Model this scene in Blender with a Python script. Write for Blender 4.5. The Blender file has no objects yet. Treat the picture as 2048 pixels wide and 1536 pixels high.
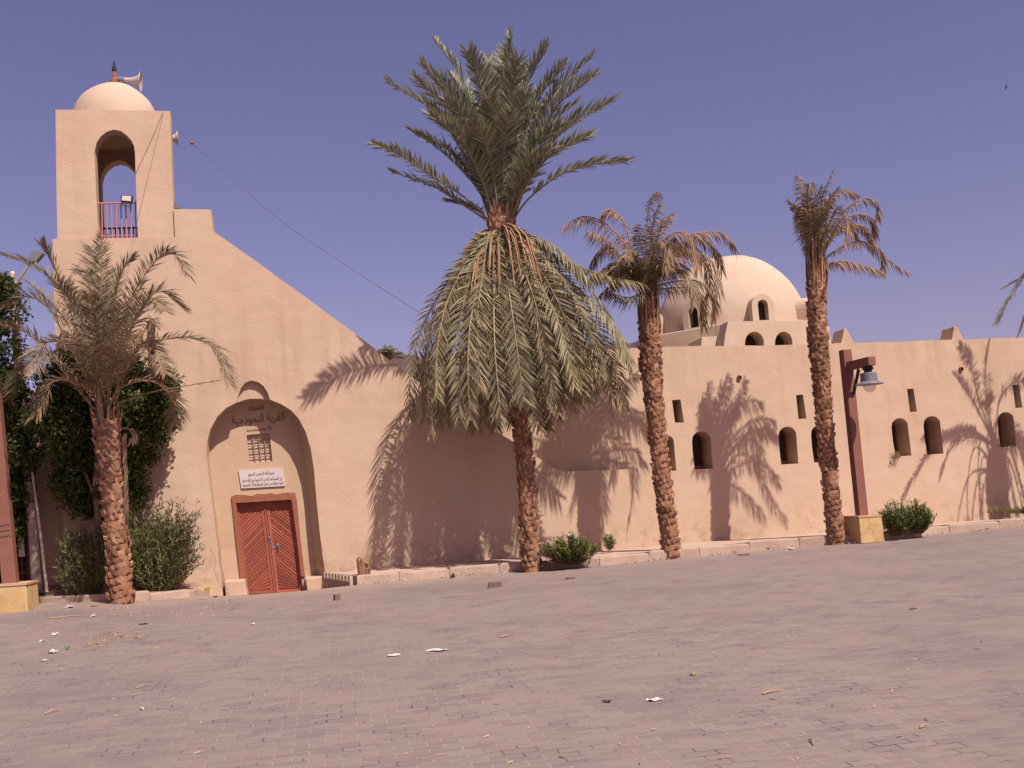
import bpy, bmesh, math, random
from mathutils import Vector, Matrix, noise
from mathutils.geometry import tessellate_polygon
R = random.Random(7)
C = bpy.context.scene.collection
SC = bpy.context.scene
# ---------------------------------------------------------------- camera
F = 2100.0; ROLL = math.radians(3.9); PITCH = math.radians(6.56)
EYE = Vector((0, 0, 1.6))
cd = bpy.data.cameras.new('camera'); cd.sensor_width = 36; cd.lens = 36 * F / 2048
cd.clip_start = 0.1; cd.clip_end = 6000
cam = bpy.data.objects.new('camera', cd); C.objects.link(cam)
CM = Matrix.Rotation(math.pi / 2 + PITCH, 3, 'X') @ Matrix.Rotation(-ROLL, 3, 'Z')
cam.matrix_world = Matrix.Translation(EYE) @ CM.to_4x4()
SC.camera = cam
# ---------------------------------------------------------------- light
TH = math.radians(12)                      # the street front recedes to the right by this angle
T = Vector((math.cos(TH), math.sin(TH), 0)); N = Vector((math.sin(TH), -math.cos(TH), 0))
AZ = math.radians(26); EL = math.radians(53.5)
sh = N * math.cos(AZ) + T * math.sin(AZ)
SUN = Vector((sh.x * math.cos(EL), sh.y * math.cos(EL), math.sin(EL)))
ld = bpy.data.lights.new('sun', 'SUN'); ld.energy = 5.0; ld.angle = math.radians(0.5); ld.color = (1, .93, .86)
sun = bpy.data.objects.new('sun', ld); C.objects.link(sun)
sun.rotation_euler = SUN.to_track_quat('Z', 'Y').to_euler()
W = bpy.data.worlds.new('World'); SC.world = W; W.use_nodes = True
nt = W.node_tree; nt.nodes.clear()
wo = nt.nodes.new('ShaderNodeOutputWorld'); bg = nt.nodes.new('ShaderNodeBackground')
sk = nt.nodes.new('ShaderNodeTexSky'); sk.sky_type = 'NISHITA'; sk.sun_disc = False
sk.sun_elevation = EL; sk.sun_rotation = math.atan2(SUN.x, SUN.y)
sk.altitude = 0; sk.air_density = 1.0; sk.dust_density = 1.6; sk.ozone_density = 1.5
tm = nt.nodes.new('ShaderNodeMix'); tm.data_type = 'RGBA'; tm.blend_type = 'MULTIPLY'; tm.inputs[0].default_value = 1
tm.inputs[7].default_value = (1.40, .92, 1.17, 1)
nt.links.new(sk.outputs[0], tm.inputs[6]); nt.links.new(tm.outputs[2], bg.inputs[0])
bg.inputs[1].default_value = 0.064
nt.links.new(bg.outputs[0], wo.inputs[0])
vs = SC.view_settings; vs.view_transform = 'Standard'; vs.look = 'None'; vs.exposure = 0.4; vs.gamma = 1
SC.cycles.max_bounces = 6; SC.cycles.diffuse_bounces = 3; SC.cycles.transparent_max_bounces = 8

# ---------------------------------------------------------------- back-projection helpers
def ray(x, y): return CM @ Vector(((x - 1024) / F, -(y - 768) / F, -1))
def atY(x, y, Y): d = ray(x, y); return EYE + d * (Y / d.y)
O = Vector((-5.41, 23.0, 0))
def onw(x, y, w=0.0):                      # pixel -> (u, z) on the plane parallel to the front, w metres out of it
    d = ray(x, y); s = ((O - EYE).dot(N) + w) / d.dot(N); p = EYE + d * s
    return ((p - O).dot(T), p.z)
def P3(u, w, z): return O + T * u + N * w + Vector((0, 0, z))
def onw3(x, y, w=0.0): u, z = onw(x, y, w); return P3(u, w, z)
def sm(a, b, x): t = max(0, min(1, (x - a) / (b - a))); return t * t * (3 - 2 * t)
def zroad(X, Y):
    z = .009 * min(Y, 24) + .013 * max(X, 0) * sm(6, 20, Y)
    d = math.hypot((X + 5.2) / 2.6, (Y - 23.4) / 2.4)
    z += .10 * sm(-6.9, -8.0, X) * sm(14, 19, Y) if X < -6.9 else 0
    return z - .20 * (1 - sm(0.25, 1.0, d))
def onroad(x, y):
    Y = 15.0
    d = ray(x, y)
    for i in range(30):
        p = EYE + d * (Y / d.y); z = zroad(p.x, p.y)
        Y += ((z - EYE.z) / (p.z - EYE.z) - 1) * Y * .8
    return EYE + d * (Y / d.y)

# ---------------------------------------------------------------- object helpers
def link(o, parent=None):
    C.objects.link(o)
    if parent: o.parent = parent
    return o
def tag(o, label=None, cat=None, group=None, kind=None):
    for k, v in (('label', label), ('category', cat), ('group', group), ('kind', kind)):
        if v: o[k] = v
    return o
def empty(name, loc, label, cat, group=None):
    o = bpy.data.objects.new(name, None); o.empty_display_size = .3; C.objects.link(o); o.location = loc
    bpy.context.view_layer.update()
    return tag(o, label, cat, group)
class MB:
    def __init__(s): s.v = []; s.f = []; s.c = []; s.m = []
    def add(s, vs, fs, col=0.0, mi=0):
        b = len(s.v); s.v += [tuple(v) for v in vs]; s.f += [tuple(i + b for i in f) for f in fs]
        s.c += [col] * len(vs); s.m += [mi] * len(fs)
    def box(s, c, ax, ay, az, col=0.0, mi=0):      # centre and three half-axis vectors
        c = Vector(c); vs = [c + ax * i + ay * j + az * k for i in (-1, 1) for j in (-1, 1) for k in (-1, 1)]
        s.add(vs, [(0, 1, 3, 2), (4, 6, 7, 5), (0, 4, 5, 1), (2, 3, 7, 6), (0, 2, 6, 4), (1, 5, 7, 3)], col, mi)
    def tube(s, pts, rad, n=8, col=0.0, caps=True, mi=0):
        rings = []; vs = []
        for i, p in enumerate(pts):
            p = Vector(p); d = Vector(pts[min(i + 1, len(pts) - 1)]) - Vector(pts[max(i - 1, 0)]); d.normalize()
            a = d.cross(Vector((.31, .95, .05))).normalized(); b = d.cross(a)
            r = rad[i] if isinstance(rad, (list, tuple)) else rad
            vs += [p + (a * math.cos(2 * math.pi * k / n) + b * math.sin(2 * math.pi * k / n)) * r for k in range(n)]
        fs = [(i * n + k, i * n + (k + 1) % n, (i + 1) * n + (k + 1) % n, (i + 1) * n + k) for i in range(len(pts) - 1) for k in range(n)]
        if caps: fs += [tuple(range(n))[::-1], tuple((len(pts) - 1) * n + k for k in range(n))]
        s.add(vs, fs, col, mi)
    def lathe(s, prof, base, axis=Vector((0, 0, 1)), n=32, col=0.0, mi=0):  # prof: (radius, height)
        axis = axis.normalized(); a = axis.orthogonal().normalized(); b = axis.cross(a); vs = []
        for r, h in prof:
            vs += [Vector(base) + axis * h + (a * math.cos(2 * math.pi * k / n) + b * math.sin(2 * math.pi * k / n)) * r for k in range(n)]
        fs = [(i * n + k, i * n + (k + 1) % n, (i + 1) * n + (k + 1) % n, (i + 1) * n + k) for i in range(len(prof) - 1) for k in range(n)]
        s.add(vs, fs, col, mi)
    def prism(s, front, back, col=0.0, mi=0, cap_b=True):   # polygons (3D, same count)
        n = len(front); tr = tessellate_polygon([front])
        s.add(front, tr, col, mi)
        if cap_b: s.add(back, [t[::-1] for t in tr], col, mi)
        s.add(list(front) + list(back), [(i, (i + 1) % n, n + (i + 1) % n, n + i) for i in range(n)], col, mi)
    def build(s, name, mat, parent=None, smooth=False, label=None, fix=True, bevel=0):
        me = bpy.data.meshes.new(name); me.from_pydata(s.v, [], s.f)
        at = me.attributes.new('tint', 'FLOAT', 'POINT'); at.data.foreach_set('value', [float(c) for c in s.c])
        for m in (mat if isinstance(mat, (list, tuple)) else [mat]): me.materials.append(m)
        if len(me.materials) > 1: me.polygons.foreach_set('material_index', s.m)
        if fix:
            bm = bmesh.new(); bm.from_mesh(me)
            bmesh.ops.remove_doubles(bm, verts=bm.verts, dist=1e-5)
            bmesh.ops.recalc_face_normals(bm, faces=bm.faces); bm.to_mesh(me); bm.free()
        if smooth: me.polygons.foreach_set('use_smooth', [True] * len(me.polygons))
        me.update()
        o = bpy.data.objects.new(name, me); C.objects.link(o)
        if parent:
            o.parent = parent; o.matrix_parent_inverse = parent.matrix_world.inverted()
        if bevel:
            b = o.modifiers.new('b', 'BEVEL'); b.width = bevel; b.segments = 2; b.limit_method = 'ANGLE'; b.angle_limit = math.radians(40)
        if label: o['label'] = label
        return o

# ---------------------------------------------------------------- materials
def mat(name, col, rough=.85, spec=.2, col2=None, nscale=3., namt=.5, bump=0., bscale=20., tintcol=None, metal=0., stains=None, island=0.):
    m = bpy.data.materials.new(name); m.use_nodes = True; t = m.node_tree; b = t.nodes['Principled BSDF']
    b.inputs['Roughness'].default_value = rough; b.inputs['Specular IOR Level'].default_value = spec; b.inputs['Metallic'].default_value = metal
    tc = t.nodes.new('ShaderNodeTexCoord')
    src = None
    rgb = t.nodes.new('ShaderNodeRGB'); rgb.outputs[0].default_value = (*col, 1); src = rgb.outputs[0]
    def mixin(a, bcol, fac, mode='MIX'):
        x = t.nodes.new('ShaderNodeMix'); x.data_type = 'RGBA'; x.blend_type = mode
        t.links.new(a, x.inputs[6])
        if isinstance(bcol, tuple): x.inputs[7].default_value = (*bcol, 1)
        else: t.links.new(bcol, x.inputs[7])
        if isinstance(fac, float): x.inputs[0].default_value = fac
        else: t.links.new(fac, x.inputs[0])
        return x.outputs[2]
    def nz(scale, detail=5, lo=.35, hi=.65, out=1.0, rough_=.6, vec=None):
        n = t.nodes.new('ShaderNodeTexNoise'); n.inputs['Scale'].default_value = scale; n.inputs['Detail'].default_value = detail; n.inputs['Roughness'].default_value = rough_
        t.links.new(vec or tc.outputs['Object'], n.inputs['Vector'])
        r = t.nodes.new('ShaderNodeMapRange'); r.inputs[1].default_value = lo; r.inputs[2].default_value = hi; r.inputs[4].default_value = out
        t.links.new(n.outputs['Fac'], r.inputs[0]); return r.outputs[0]
    if tintcol:
        a = t.nodes.new('ShaderNodeAttribute'); a.attribute_name = 'tint'
        src = mixin(src, tintcol, a.outputs['Fac'])
    if col2: src = mixin(src, col2, nz(nscale, out=namt))
    if stains:                              # long vertical streaks and blotches with a shape of their own
        mp = t.nodes.new('ShaderNodeMapping'); mp.inputs['Scale'].default_value = (2.2, 2.2, .28)
        t.links.new(tc.outputs['Object'], mp.inputs[0])
        src = mixin(src, stains, nz(1.0, 6, .5, .78, .55, .65, mp.outputs[0]))
        src = mixin(src, (col[0] * 1.1, col[1] * 1.14, col[2] * 1.18), nz(.5, 4, .48, .75, .7))
        sp = t.nodes.new('ShaderNodeSeparateXYZ'); t.links.new(tc.outputs['Object'], sp.inputs[0])
        def band(a, b_):
            q = t.nodes.new('ShaderNodeMapRange'); q.inputs[1].default_value = a; q.inputs[2].default_value = b_; t.links.new(sp.outputs[2], q.inputs[0]); return q.outputs[0]
        def mul(a, b_):
            q = t.nodes.new('ShaderNodeMath'); q.operation = 'MULTIPLY'; t.links.new(a, q.inputs[0]); t.links.new(b_, q.inputs[1]); return q.outputs[0]
        mp2 = t.nodes.new('ShaderNodeMapping'); mp2.inputs['Scale'].default_value = (3.4, 3.4, .16); t.links.new(tc.outputs['Object'], mp2.inputs[0])
        src = mixin(src, stains, mul(mul(nz(1.0, 4, .5, .72, .6, .6, mp2.outputs[0]), band(3.6, 5.1)), band(6.3, 5.2)))        # rain runs below the parapet
        src = mixin(src, (stains[0] * .8, stains[1] * .75, stains[2] * .72), mul(nz(3.2, 6, .5, .68, .8, .7), band(1.35, .45)))   # damp and dirt at the foot
        src = mixin(src, (col[0] * 1.02, col[1] * 1.2, col[2] * 1.4), mul(nz(5, 5, .58, .72, .7, .65), band(1.5, .6)))            # salt bloom
        src = mixin(src, (col[0] * .8, col[1] * .72, col[2] * .66), nz(9, 3, .66, .8, .35))
    if island:
        g = t.nodes.new('ShaderNodeNewGeometry')
        v = t.nodes.new('ShaderNodeMapRange'); v.inputs[3].default_value = 1 - island; v.inputs[4].default_value = 1 + island
        t.links.new(g.outputs['Random Per Island'], v.inputs[0])
        cmb = t.nodes.new('ShaderNodeCombineColor')
        for i in range(3): t.links.new(v.outputs[0], cmb.inputs[i])
        src = mixin(src, cmb.outputs[0], 1.0, 'MULTIPLY')
    t.links.new(src, b.inputs['Base Color'])
    if bump:
        n = t.nodes.new('ShaderNodeTexNoise'); n.inputs['Scale'].default_value = bscale; n.inputs['Detail'].default_value = 6
        t.links.new(tc.outputs['Object'], n.inputs['Vector'])
        bp = t.nodes.new('ShaderNodeBump'); bp.inputs['Strength'].default_value = bump; bp.inputs['Distance'].default_value = .03
        t.links.new(n.outputs['Fac'], bp.inputs['Height'])
        n2 = t.nodes.new('ShaderNodeTexNoise'); n2.inputs['Scale'].default_value = 1.3; n2.inputs['Detail'].default_value = 2
        t.links.new(tc.outputs['Object'], n2.inputs['Vector'])
        bp2 = t.nodes.new('ShaderNodeBump'); bp2.inputs['Strength'].default_value = min(1, bump * 1.2); bp2.inputs['Distance'].default_value = .12
        t.links.new(n2.outputs['Fac'], bp2.inputs['Height']); t.links.new(bp.outputs[0], bp2.inputs['Normal'])
        t.links.new(bp2.outputs[0], b.inputs['Normal'])
    return m
WALLC = (.455, .310, .213)
M_wall = mat('plaster', WALLC, .92, .1, (.485, .352, .25), .8, .6, .22, 26, stains=(.36, .235, .155))
M_dome = mat('dome_plaster', (.475, .355, .26), .92, .1, (.44, .32, .225), .7, .6, .2, 22, stains=(.42, .30, .215))
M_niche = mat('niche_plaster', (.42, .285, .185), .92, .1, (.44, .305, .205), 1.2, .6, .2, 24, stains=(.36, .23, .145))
M_dark = mat('window_dark', (.05, .03, .022), .8)
M_door = mat('door_wood', (.285, .078, .046), .65, .2, (.20, .052, .032), 9, .6, .15, 60, island=.25)
M_frame = mat('frame_wood', (.26, .095, .052), .7, .2, (.19, .062, .036), 8, .6, .15, 50)
M_plq = mat('plaque', (.50, .41, .39), .6, .3, (.45, .36, .34), 5, .5)
M_ink = mat('ink', (.12, .07, .05), .8, .1, (.2, .12, .08), 14, .6)
M_ink2 = mat('engraving', (.28, .22, .22), .7)
M_rail = mat('rail_paint', (.42, .16, .14), .5, .3)
M_metal = mat('grey_metal', (.13, .12, .14), .5, .4, (.2, .18, .19), 20, .5)
M_horn = mat('horn', (.45, .37, .34), .5, .4, (.36, .27, .23), 12, .6)
M_terra = mat('terracotta', (.26, .09, .06), .7)
M_black = mat('black_metal', (.02, .016, .02), .5)
M_lampwood = mat('brown_post', (.215, .092, .066), .75, .1, (.17, .07, .05), 7, .5, .1, 40)
M_lampdark = mat('iron', (.04, .03, .03), .6)
M_yellow = mat('yellow_plinth', (.53, .385, .185), .85, .2, (.52, .30, .11), 4, .6, .2, 30, stains=(.42, .25, .12))
M_cap = mat('plinth_cap', (.50, .30, .18), .85, .2, (.4, .24, .15), 6, .5, .2, 30)
M_trunk = mat('palm_trunk', (.215, .098, .055), .9, .1, (.29, .148, .085), 5, .7, .5, 40, tintcol=(.36, .235, .155), island=.45)
M_boot = mat('palm_sheath', (.40, .26, .16), .85, .1, (.26, .12, .06), 8, .7, .2, 40, tintcol=(.16, .075, .035), island=.3)
def leafmat(name, g, d, isl=.35, g2=None):
    m = mat(name, g, .62, .25, g2 or (g[0] * 1.25, g[1] * 1.15, g[2] * 1.2), 2, .6, tintcol=d, island=isl)
    t = m.node_tree; b = t.nodes['Principled BSDF']; out = [n for n in t.nodes if n.type == 'OUTPUT_MATERIAL'][0]
    tr = t.nodes.new('ShaderNodeBsdfTranslucent'); mx = t.nodes.new('ShaderNodeMixShader'); mx.inputs[0].default_value = .25
    t.links.new(b.inputs['Base Color'].links[0].from_socket, tr.inputs[0])
    t.links.new(b.outputs[0], mx.inputs[1]); t.links.new(tr.outputs[0], mx.inputs[2]); t.links.new(mx.outputs[0], out.inputs[0])
    return m
M_leafG = leafmat('green_fronds', (.19, .20, .125), (.34, .28, .18))
M_leafS = leafmat('skirt_fronds', (.21, .19, .10), (.40, .29, .17))
M_leafD = leafmat('dry_fronds', (.155, .14, .08), (.36, .195, .115))
M_ficus = leafmat('ficus_leaves', (.035, .052, .012), (.085, .095, .02), .4)
M_ole = leafmat('oleander_leaves', (.085, .13, .028), (.20, .20, .045), .4)
M_tam = leafmat('tamarisk_leaves', (.105, .12, .042), (.20, .175, .075), .35)
M_weed = leafmat('weeds', (.13, .11, .035), (.28, .18, .09), .35)
M_wood = mat('branch', (.16, .09, .05), .9, .1, (.25, .16, .1), 9, .5)
M_conc = mat('concrete_pole', (.36, .25, .22), .85, .1, (.25, .16, .13), 3, .8, .3, 20)
M_pale = mat('pale_pole', (.62, .46, .36), .8, .1, (.4, .25, .17), 3, .6)
M_curb = mat('kerb_stone', (.42, .305, .235), .95, .1, (.35, .245, .18), 3, .8, .4, 25)
M_hill = mat('hill_rock', (.10, .068, .066), .95, .0, (.07, .048, .05), .02, .9)

# ---------------------------------------------------------------- ground
def groundmat():
    m = bpy.data.materials.new('pavers'); m.use_nodes = True; t = m.node_tree; b = t.nodes['Principled BSDF']
    b.inputs['Roughness'].default_value = .85; b.inputs['Specular IOR Level'].default_value = .15
    tc = t.nodes.new('ShaderNodeTexCoord'); mp = t.nodes.new('ShaderNodeMapping'); mp.inputs['Rotation'].default_value = (0, 0, -TH + math.radians(2))
    t.links.new(tc.outputs['Object'], mp.inputs[0])
    dn = t.nodes.new('ShaderNodeTexNoise'); dn.inputs['Scale'].default_value = 5; dn.inputs['Detail'].default_value = 2
    t.links.new(mp.outputs[0], dn.inputs['Vector'])
    vm = t.nodes.new('ShaderNodeVectorMath'); vm.operation = 'MULTIPLY_ADD'; vm.inputs[1].default_value = (.035, .035, 0)
    t.links.new(dn.outputs['Color'], vm.inputs[0]); t.links.new(mp.outputs[0], vm.inputs[2])
    # saw-tooth edges of interlocking pavers
    sx = t.nodes.new('ShaderNodeSeparateXYZ'); t.links.new(vm.outputs[0], sx.inputs[0])
    def mth(op, a, bb=None):
        n = t.nodes.new('ShaderNodeMath'); n.operation = op
        for i, v in enumerate((a, bb)):
            if v is None: continue
            if isinstance(v, (int, float)): n.inputs[i].default_value = v
            else: t.links.new(v, n.inputs[i])
        return n.outputs[0]
    zig = mth('MULTIPLY', mth('PINGPONG', sx.outputs[0], .055), .28)
    cb = t.nodes.new('ShaderNodeCombineXYZ'); t.links.new(sx.outputs[0], cb.inputs[0]); t.links.new(mth('ADD', sx.outputs[1], zig), cb.inputs[1])
    br = t.nodes.new('ShaderNodeTexBrick'); br.inputs['Scale'].default_value = 1
    br.inputs['Brick Width'].default_value = .22; br.inputs['Row Height'].default_value = .112; br.inputs['Mortar Size'].default_value = .0075
    br.inputs['Mortar Smooth'].default_value = .35; br.inputs['Bias'].default_value = 0
    br.inputs['Color1'].default_value = (.180, .139, .132, 1); br.inputs['Color2'].default_value = (.224, .173, .156, 1)
    br.inputs['Mortar'].default_value = (.285, .206, .153, 1)
    t.links.new(cb.outputs[0], br.inputs['Vector'])
    def nz(scale, lo, hi, out, det=5, rg=.6):
        n = t.nodes.new('ShaderNodeTexNoise'); n.inputs['Scale'].default_value = scale; n.inputs['Detail'].default_value = det; n.inputs['Roughness'].default_value = rg
        t.links.new(tc.outputs['Object'], n.inputs['Vector'])
        r = t.nodes.new('ShaderNodeMapRange'); r.inputs[1].default_value = lo; r.inputs[2].default_value = hi; r.inputs[4].default_value = out
        t.links.new(n.outputs['Fac'], r.inputs[0]); return r.outputs[0]
    def mixc(a, bcol, fac, mode='MIX'):
        x = t.nodes.new('ShaderNodeMix'); x.data_type = 'RGBA'; x.blend_type = mode
        t.links.new(a, x.inputs[6]); x.inputs[7].default_value = (*bcol, 1); t.links.new(fac, x.inputs[0]); return x.outputs[2]
    # some joints are open and dark
    dk = mixc(br.outputs['Color'], (.10, .06, .06), mth('MULTIPLY', br.outputs['Fac'], nz(2.3, .5, .62, 1.0, 3)))
    c = mixc(dk, (.235, .172, .142), nz(.9, .45, .72, .6))
    c = mixc(c, (.144, .11, .11), nz(.35, .5, .72, .6))
    c = mixc(c, (.274, .18, .125), nz(14, .62, .8, .5, 3, .7))
    # sand drifted up against the kerb: by distance from the building front
    geo = t.nodes.new('ShaderNodeVectorMath'); geo.operation = 'DOT_PRODUCT'; geo.inputs[1].default_value = tuple(N)
    t.links.new(tc.outputs['Object'], geo.inputs[0])
    off = O.dot(N)
    r = t.nodes.new('ShaderNodeMapRange'); r.inputs[1].default_value = off + 3.6; r.inputs[2].default_value = off + 1.2; r.inputs[4].default_value = 1
    t.links.new(geo.outputs['Value'], r.inputs[0])
    c = mixc(c, (.32, .22, .165), mth('MULTIPLY', r.outputs[0], nz(1.6, .25, .6, .95)))
    t.links.new(c, b.inputs['Base Color'])
    bp = t.nodes.new('ShaderNodeBump'); bp.inputs['Strength'].default_value = .5; bp.inputs['Distance'].default_value = .008
    inv = mth('SUBTRACT', 1.0, br.outputs['Fac']); t.links.new(inv, bp.inputs['Height']); 
    n2 = t.nodes.new('ShaderNodeTexNoise'); n2.inputs['Scale'].default_value = 90; t.links.new(tc.outputs['Object'], n2.inputs['Vector'])
    bp2 = t.nodes.new('ShaderNodeBump'); bp2.inputs['Strength'].default_value = .25; bp2.inputs['Distance'].default_value = .01
    t.links.new(n2.outputs['Fac'], bp2.inputs['Height']); t.links.new(bp.outputs[0], bp2.inputs['Normal']); t.links.new(bp2.outputs[0], b.inputs['Normal'])
    return m
M_pav = groundmat()
M_soil = mat('sand_soil', (.32, .205, .14), .95, .05, (.22, .135, .09), 2.5, .8, .6, 30)
M_walk = mat('pavement_dust', (.44, .315, .235), .95, .05, (.38, .265, .195), 1.5, .8, .4, 30)
def sheet(name, xs, ys, zf, m):
    mb = MB(); nx = len(xs)
    mb.add([(x, y, zf(x, y)) for y in ys for x in xs], [(j * nx + i, j * nx + i + 1, (j + 1) * nx + i + 1, (j + 1) * nx + i) for j in range(len(ys) - 1) for i in range(nx - 1)])
    return tag(mb.build(name, m, smooth=True, fix=False), kind='structure')
xs = [-900, -300, -100, -50, -30] + [-20 + .5 * i for i in range(81)] + [30, 60, 150, 400, 900]
ys = [-300, -60, -20, -5, 0] + [2 + i for i in range(14)] + [16 + .4 * i for i in range(28)] + [29, 34, 45, 80, 200, 500, 1200]
sheet('road', xs, ys, zroad, M_pav)
# desert ground behind the buildings
mb = MB(); mb.add([(-1500, 40, .25), (1500, 40, .25), (1500, 2500, 3), (-1500, 2500, 3)], [(0, 1, 2, 3)])
tag(mb.build('desert_ground', M_soil, fix=False), kind='structure')

# kerb lines (front bottom edge), from the photograph, on the road surface
KR = [(714, 1170), (800, 1163), (900, 1154), (1000, 1146), (1100, 1139), (1200, 1132), (1300, 1122), (1400, 1113), (1500, 1103), (1600, 1094), (1700, 1087), (1800, 1078), (1900, 1067), (2000, 1058), (2100, 1050), (2250, 1040)]
kr = [onroad(x, y) for x, y in KR]
def resample(p, step):
    out = [p[0]]
    for a, b in zip(p, p[1:]):
        n = max(1, int((b - a).length / step))
        out += [a.lerp(b, (k + 1) / n) for k in range(n)]
    return out
def kerb(name, pts, h0, hgt, wid, step=.9, ztop=None):
    mb = MB(); pts = resample(pts, step)
    for a, b in zip(pts, pts[1:]):
        d = (b - a); d.z = 0; L = d.length; d.normalize(); nrm = Vector((-d.y, d.x, 0))
        jit = R.uniform(-.008, .008)
        g = .005
        p0, p1 = a + d * g, b - d * g
        zt0 = (ztop if ztop else a.z + hgt) + R.uniform(-.014, .012)
        q = [p0 + nrm * jit, p1 + nrm * jit, p1 + nrm * (wid + jit), p0 + nrm * (wid + jit)]
        ch = .03
        lo = [Vector((v.x, v.y, a.z - .25)) for v in q]
        mid = [Vector((v.x, v.y, zt0 - ch)) for v in q]
        cc = (q[0] + q[2]) / 2
        tp = [Vector((v.x, v.y, zt0)).lerp(Vector((cc.x, cc.y, zt0)), .09) for v in q]
        vsx = lo + mid + tp
        fs = [(i, (i + 1) % 4, 4 + (i + 1) % 4, 4 + i) for i in range(4)] + [(4 + i, 4 + (i + 1) % 4, 8 + (i + 1) % 4, 8 + i) for i in range(4)] + [(8, 9, 10, 11)]
        mb.add(vsx, fs)
    return tag(mb.build(name, M_curb), kind='structure')
kerb('kerb', kr, 0, .2, .2)
# raised pavement between kerb and wall
def zpave(p): return .385
mb = MB(); front = [p + N * -.16 for p in kr]
front = resample([Vector((p.x, p.y, p.z + .185)) for p in front], .6)
rows = []
for p in front:
    w0 = (p - O).dot(N); u = (p - O).dot(T)
    col = []
    for k in range(7):
        s = k / 6; w = w0 + (-.9 - w0) * s
        z = p.z + (0.415 - p.z) * sm(0, .8, s) + .02 * noise.noise(Vector((u * 1.3, w * 1.3, 0)))
        col.append(P3(u, w, z))
    rows.append(col)
n = 7
mb.add([v for c in rows for v in c], [(i * n + k, i * n + k + 1, (i + 1) * n + k + 1, (i + 1) * n + k) for i in range(len(rows) - 1) for k in range(n - 1)])
# the pavement's end beside the sunken doorway
a0 = rows[0]; endp = [P3(onw(652, 1148)[0], .02, .40), P3(onw(652, 1148)[0], -.9, .40)]
tag(mb.build('pavement', M_walk, smooth=True, fix=False), kind='structure')
eu = onw(652, 1148)[0]
mb = MB()
e0 = rows[0][0]; e1 = P3(eu, .0, .42); mb2 = MB()
inner = [c for c in rows[0] if (c - O).dot(N) > .02]
pl = [v.copy() for v in inner]
tri = [e1] + pl[::-1]
lowv = [Vector((v.x, v.y, -.2)) for v in tri]
mb.add(tri, tessellate_polygon([tri]))
for i in range(len(tri)):
    j = (i + 1) % len(tri); mb.add([tri[i], tri[j], lowv[j], lowv[i]], [(0, 1, 2, 3)])
# stakes along the end face
sa = P3(eu, .04, 0); sb = Vector((e0.x, e0.y, 0)) + N * .05 - T * .03
for k in range(9):
    s = (k + .3) / 9; p = sa.lerp(sb, s); d = (sb - sa).normalized(); q = Vector((d.y, -d.x, 0))
    if q.dot(T) > 0: q = -q
    zt = .43 + (e0.z - .43) * s
    mb.box(Vector((p.x, p.y, zt / 2 - .05)) + q * .05, d * .045, q * .035, Vector((0, 0, zt / 2 + .05)))
tag(mb.build('pavement_end', M_curb), kind='structure')
# planting strip on the left
KL = [(-160, 1222), (-60, 1216), (66, 1207), (150, 1204), (220, 1202), (300, 1200), (380, 1194), (440, 1189)]
kl = [onroad(x, y) for x, y in KL]
kerb('kerb', kl, 0, .13, .16)
mb = MB(); rows = []
for p in resample([v + N * -.12 for v in kl], .5):
    w0 = (p - O).dot(N); u = (p - O).dot(T); col = []
    for k in range(8):
        s = k / 7; w = w0 + (-2.2 - w0) * s
        z = p.z + .1 + .28 * sm(0, .6, s) + .04 * noise.noise(Vector((u * 2, w * 2, 3)))
        col.append(P3(u, w, z))
    rows.append(col)
n = 8
mb.add([v for c in rows for v in c], [(i * n + k, i * n + k + 1, (i + 1) * n + k + 1, (i + 1) * n + k) for i in range(len(rows) - 1) for k in range(n - 1)])
tag(mb.build('planting_soil', M_soil, smooth=True, fix=False), kind='structure')

# ---------------------------------------------------------------- mosque
mosque = empty('mosque', P3(6, -2, .3), 'long tan plastered mosque with a square domed tower, sloping wall and round main dome', 'mosque')
def W3(px, w=0.0): return [onw3(x, y, w) for x, y in px]
def shift(pts, dw): return [p + N * dw for p in pts]
# entrance wall with the tall arched niche
niche = [(657, 1192), (652, 1155), (645, 1110), (639, 1060), (633, 1000), (628, 940), (622, 900), (612, 865), (598, 838), (582, 820), (562, 808), (540, 799)]
archtop = [(540, 799), (520, 796), (500, 796), (487, 799), (474, 804)]
nicheL = [(474, 804), (452, 816), (434, 834), (421, 858), (414, 885), (413, 910), (418, 960), (426, 1020), (436, 1100), (447, 1192)]
small = [(540, 799), (535, 785), (527, 772), (516, 764), (503, 761), (491, 765), (482, 776), (477, 790), (474, 804)]
outer = [(131, 1210), (128, 1080), (124, 985), (117, 850), (110, 670), (107, 560), (105, 478), (350, 474), (347, 418), (422, 419), (426, 462), (470, 492.5), (512, 522), (560, 557.8), (610, 593), (660, 630.6), (712, 668.5), (760, 705.6), (790, 727), (815, 747), (880, 795), (960, 845), (1035, 888), (1075, 915), (1112, 938), (1130, 943), (1290, 937), (1303, 1120), (1000, 1145)]
mb = MB()
poly = W3(outer) + W3(niche) + W3(small)[1:-1] + W3(nicheL)
mb.add(poly, tessellate_polygon([poly]))
so = W3(outer); bk = shift(so, -.8)
mb.add(bk, [t[::-1] for t in tessellate_polygon([bk])])
mb.add(so + bk, [(i, i + 1, len(so) + i + 1, len(so) + i) for i in range(len(so) - 1)])
ND = -.5
def back(px, side):
    out = []
    for x, y in px:
        k = sm(800, 900, y)
        p = onw3(x - (16 * k if side == 'r' else -2 * k), y, 0); out.append(p + N * ND)
    return out
for px, side in ((niche, 'r'), (nicheL, 'l')):
    f_ = W3(px); b_ = back(px, side); mb.add(f_ + b_, [(i, i + 1, len(px) + i + 1, len(px) + i) for i in range(len(px) - 1)])
sf = W3(small); sb_ = shift(sf, -.12)
mb.add(sf + sb_, [(i, i + 1, len(sf) + i + 1, len(sf) + i) for i in range(len(sf) - 1)])
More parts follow.
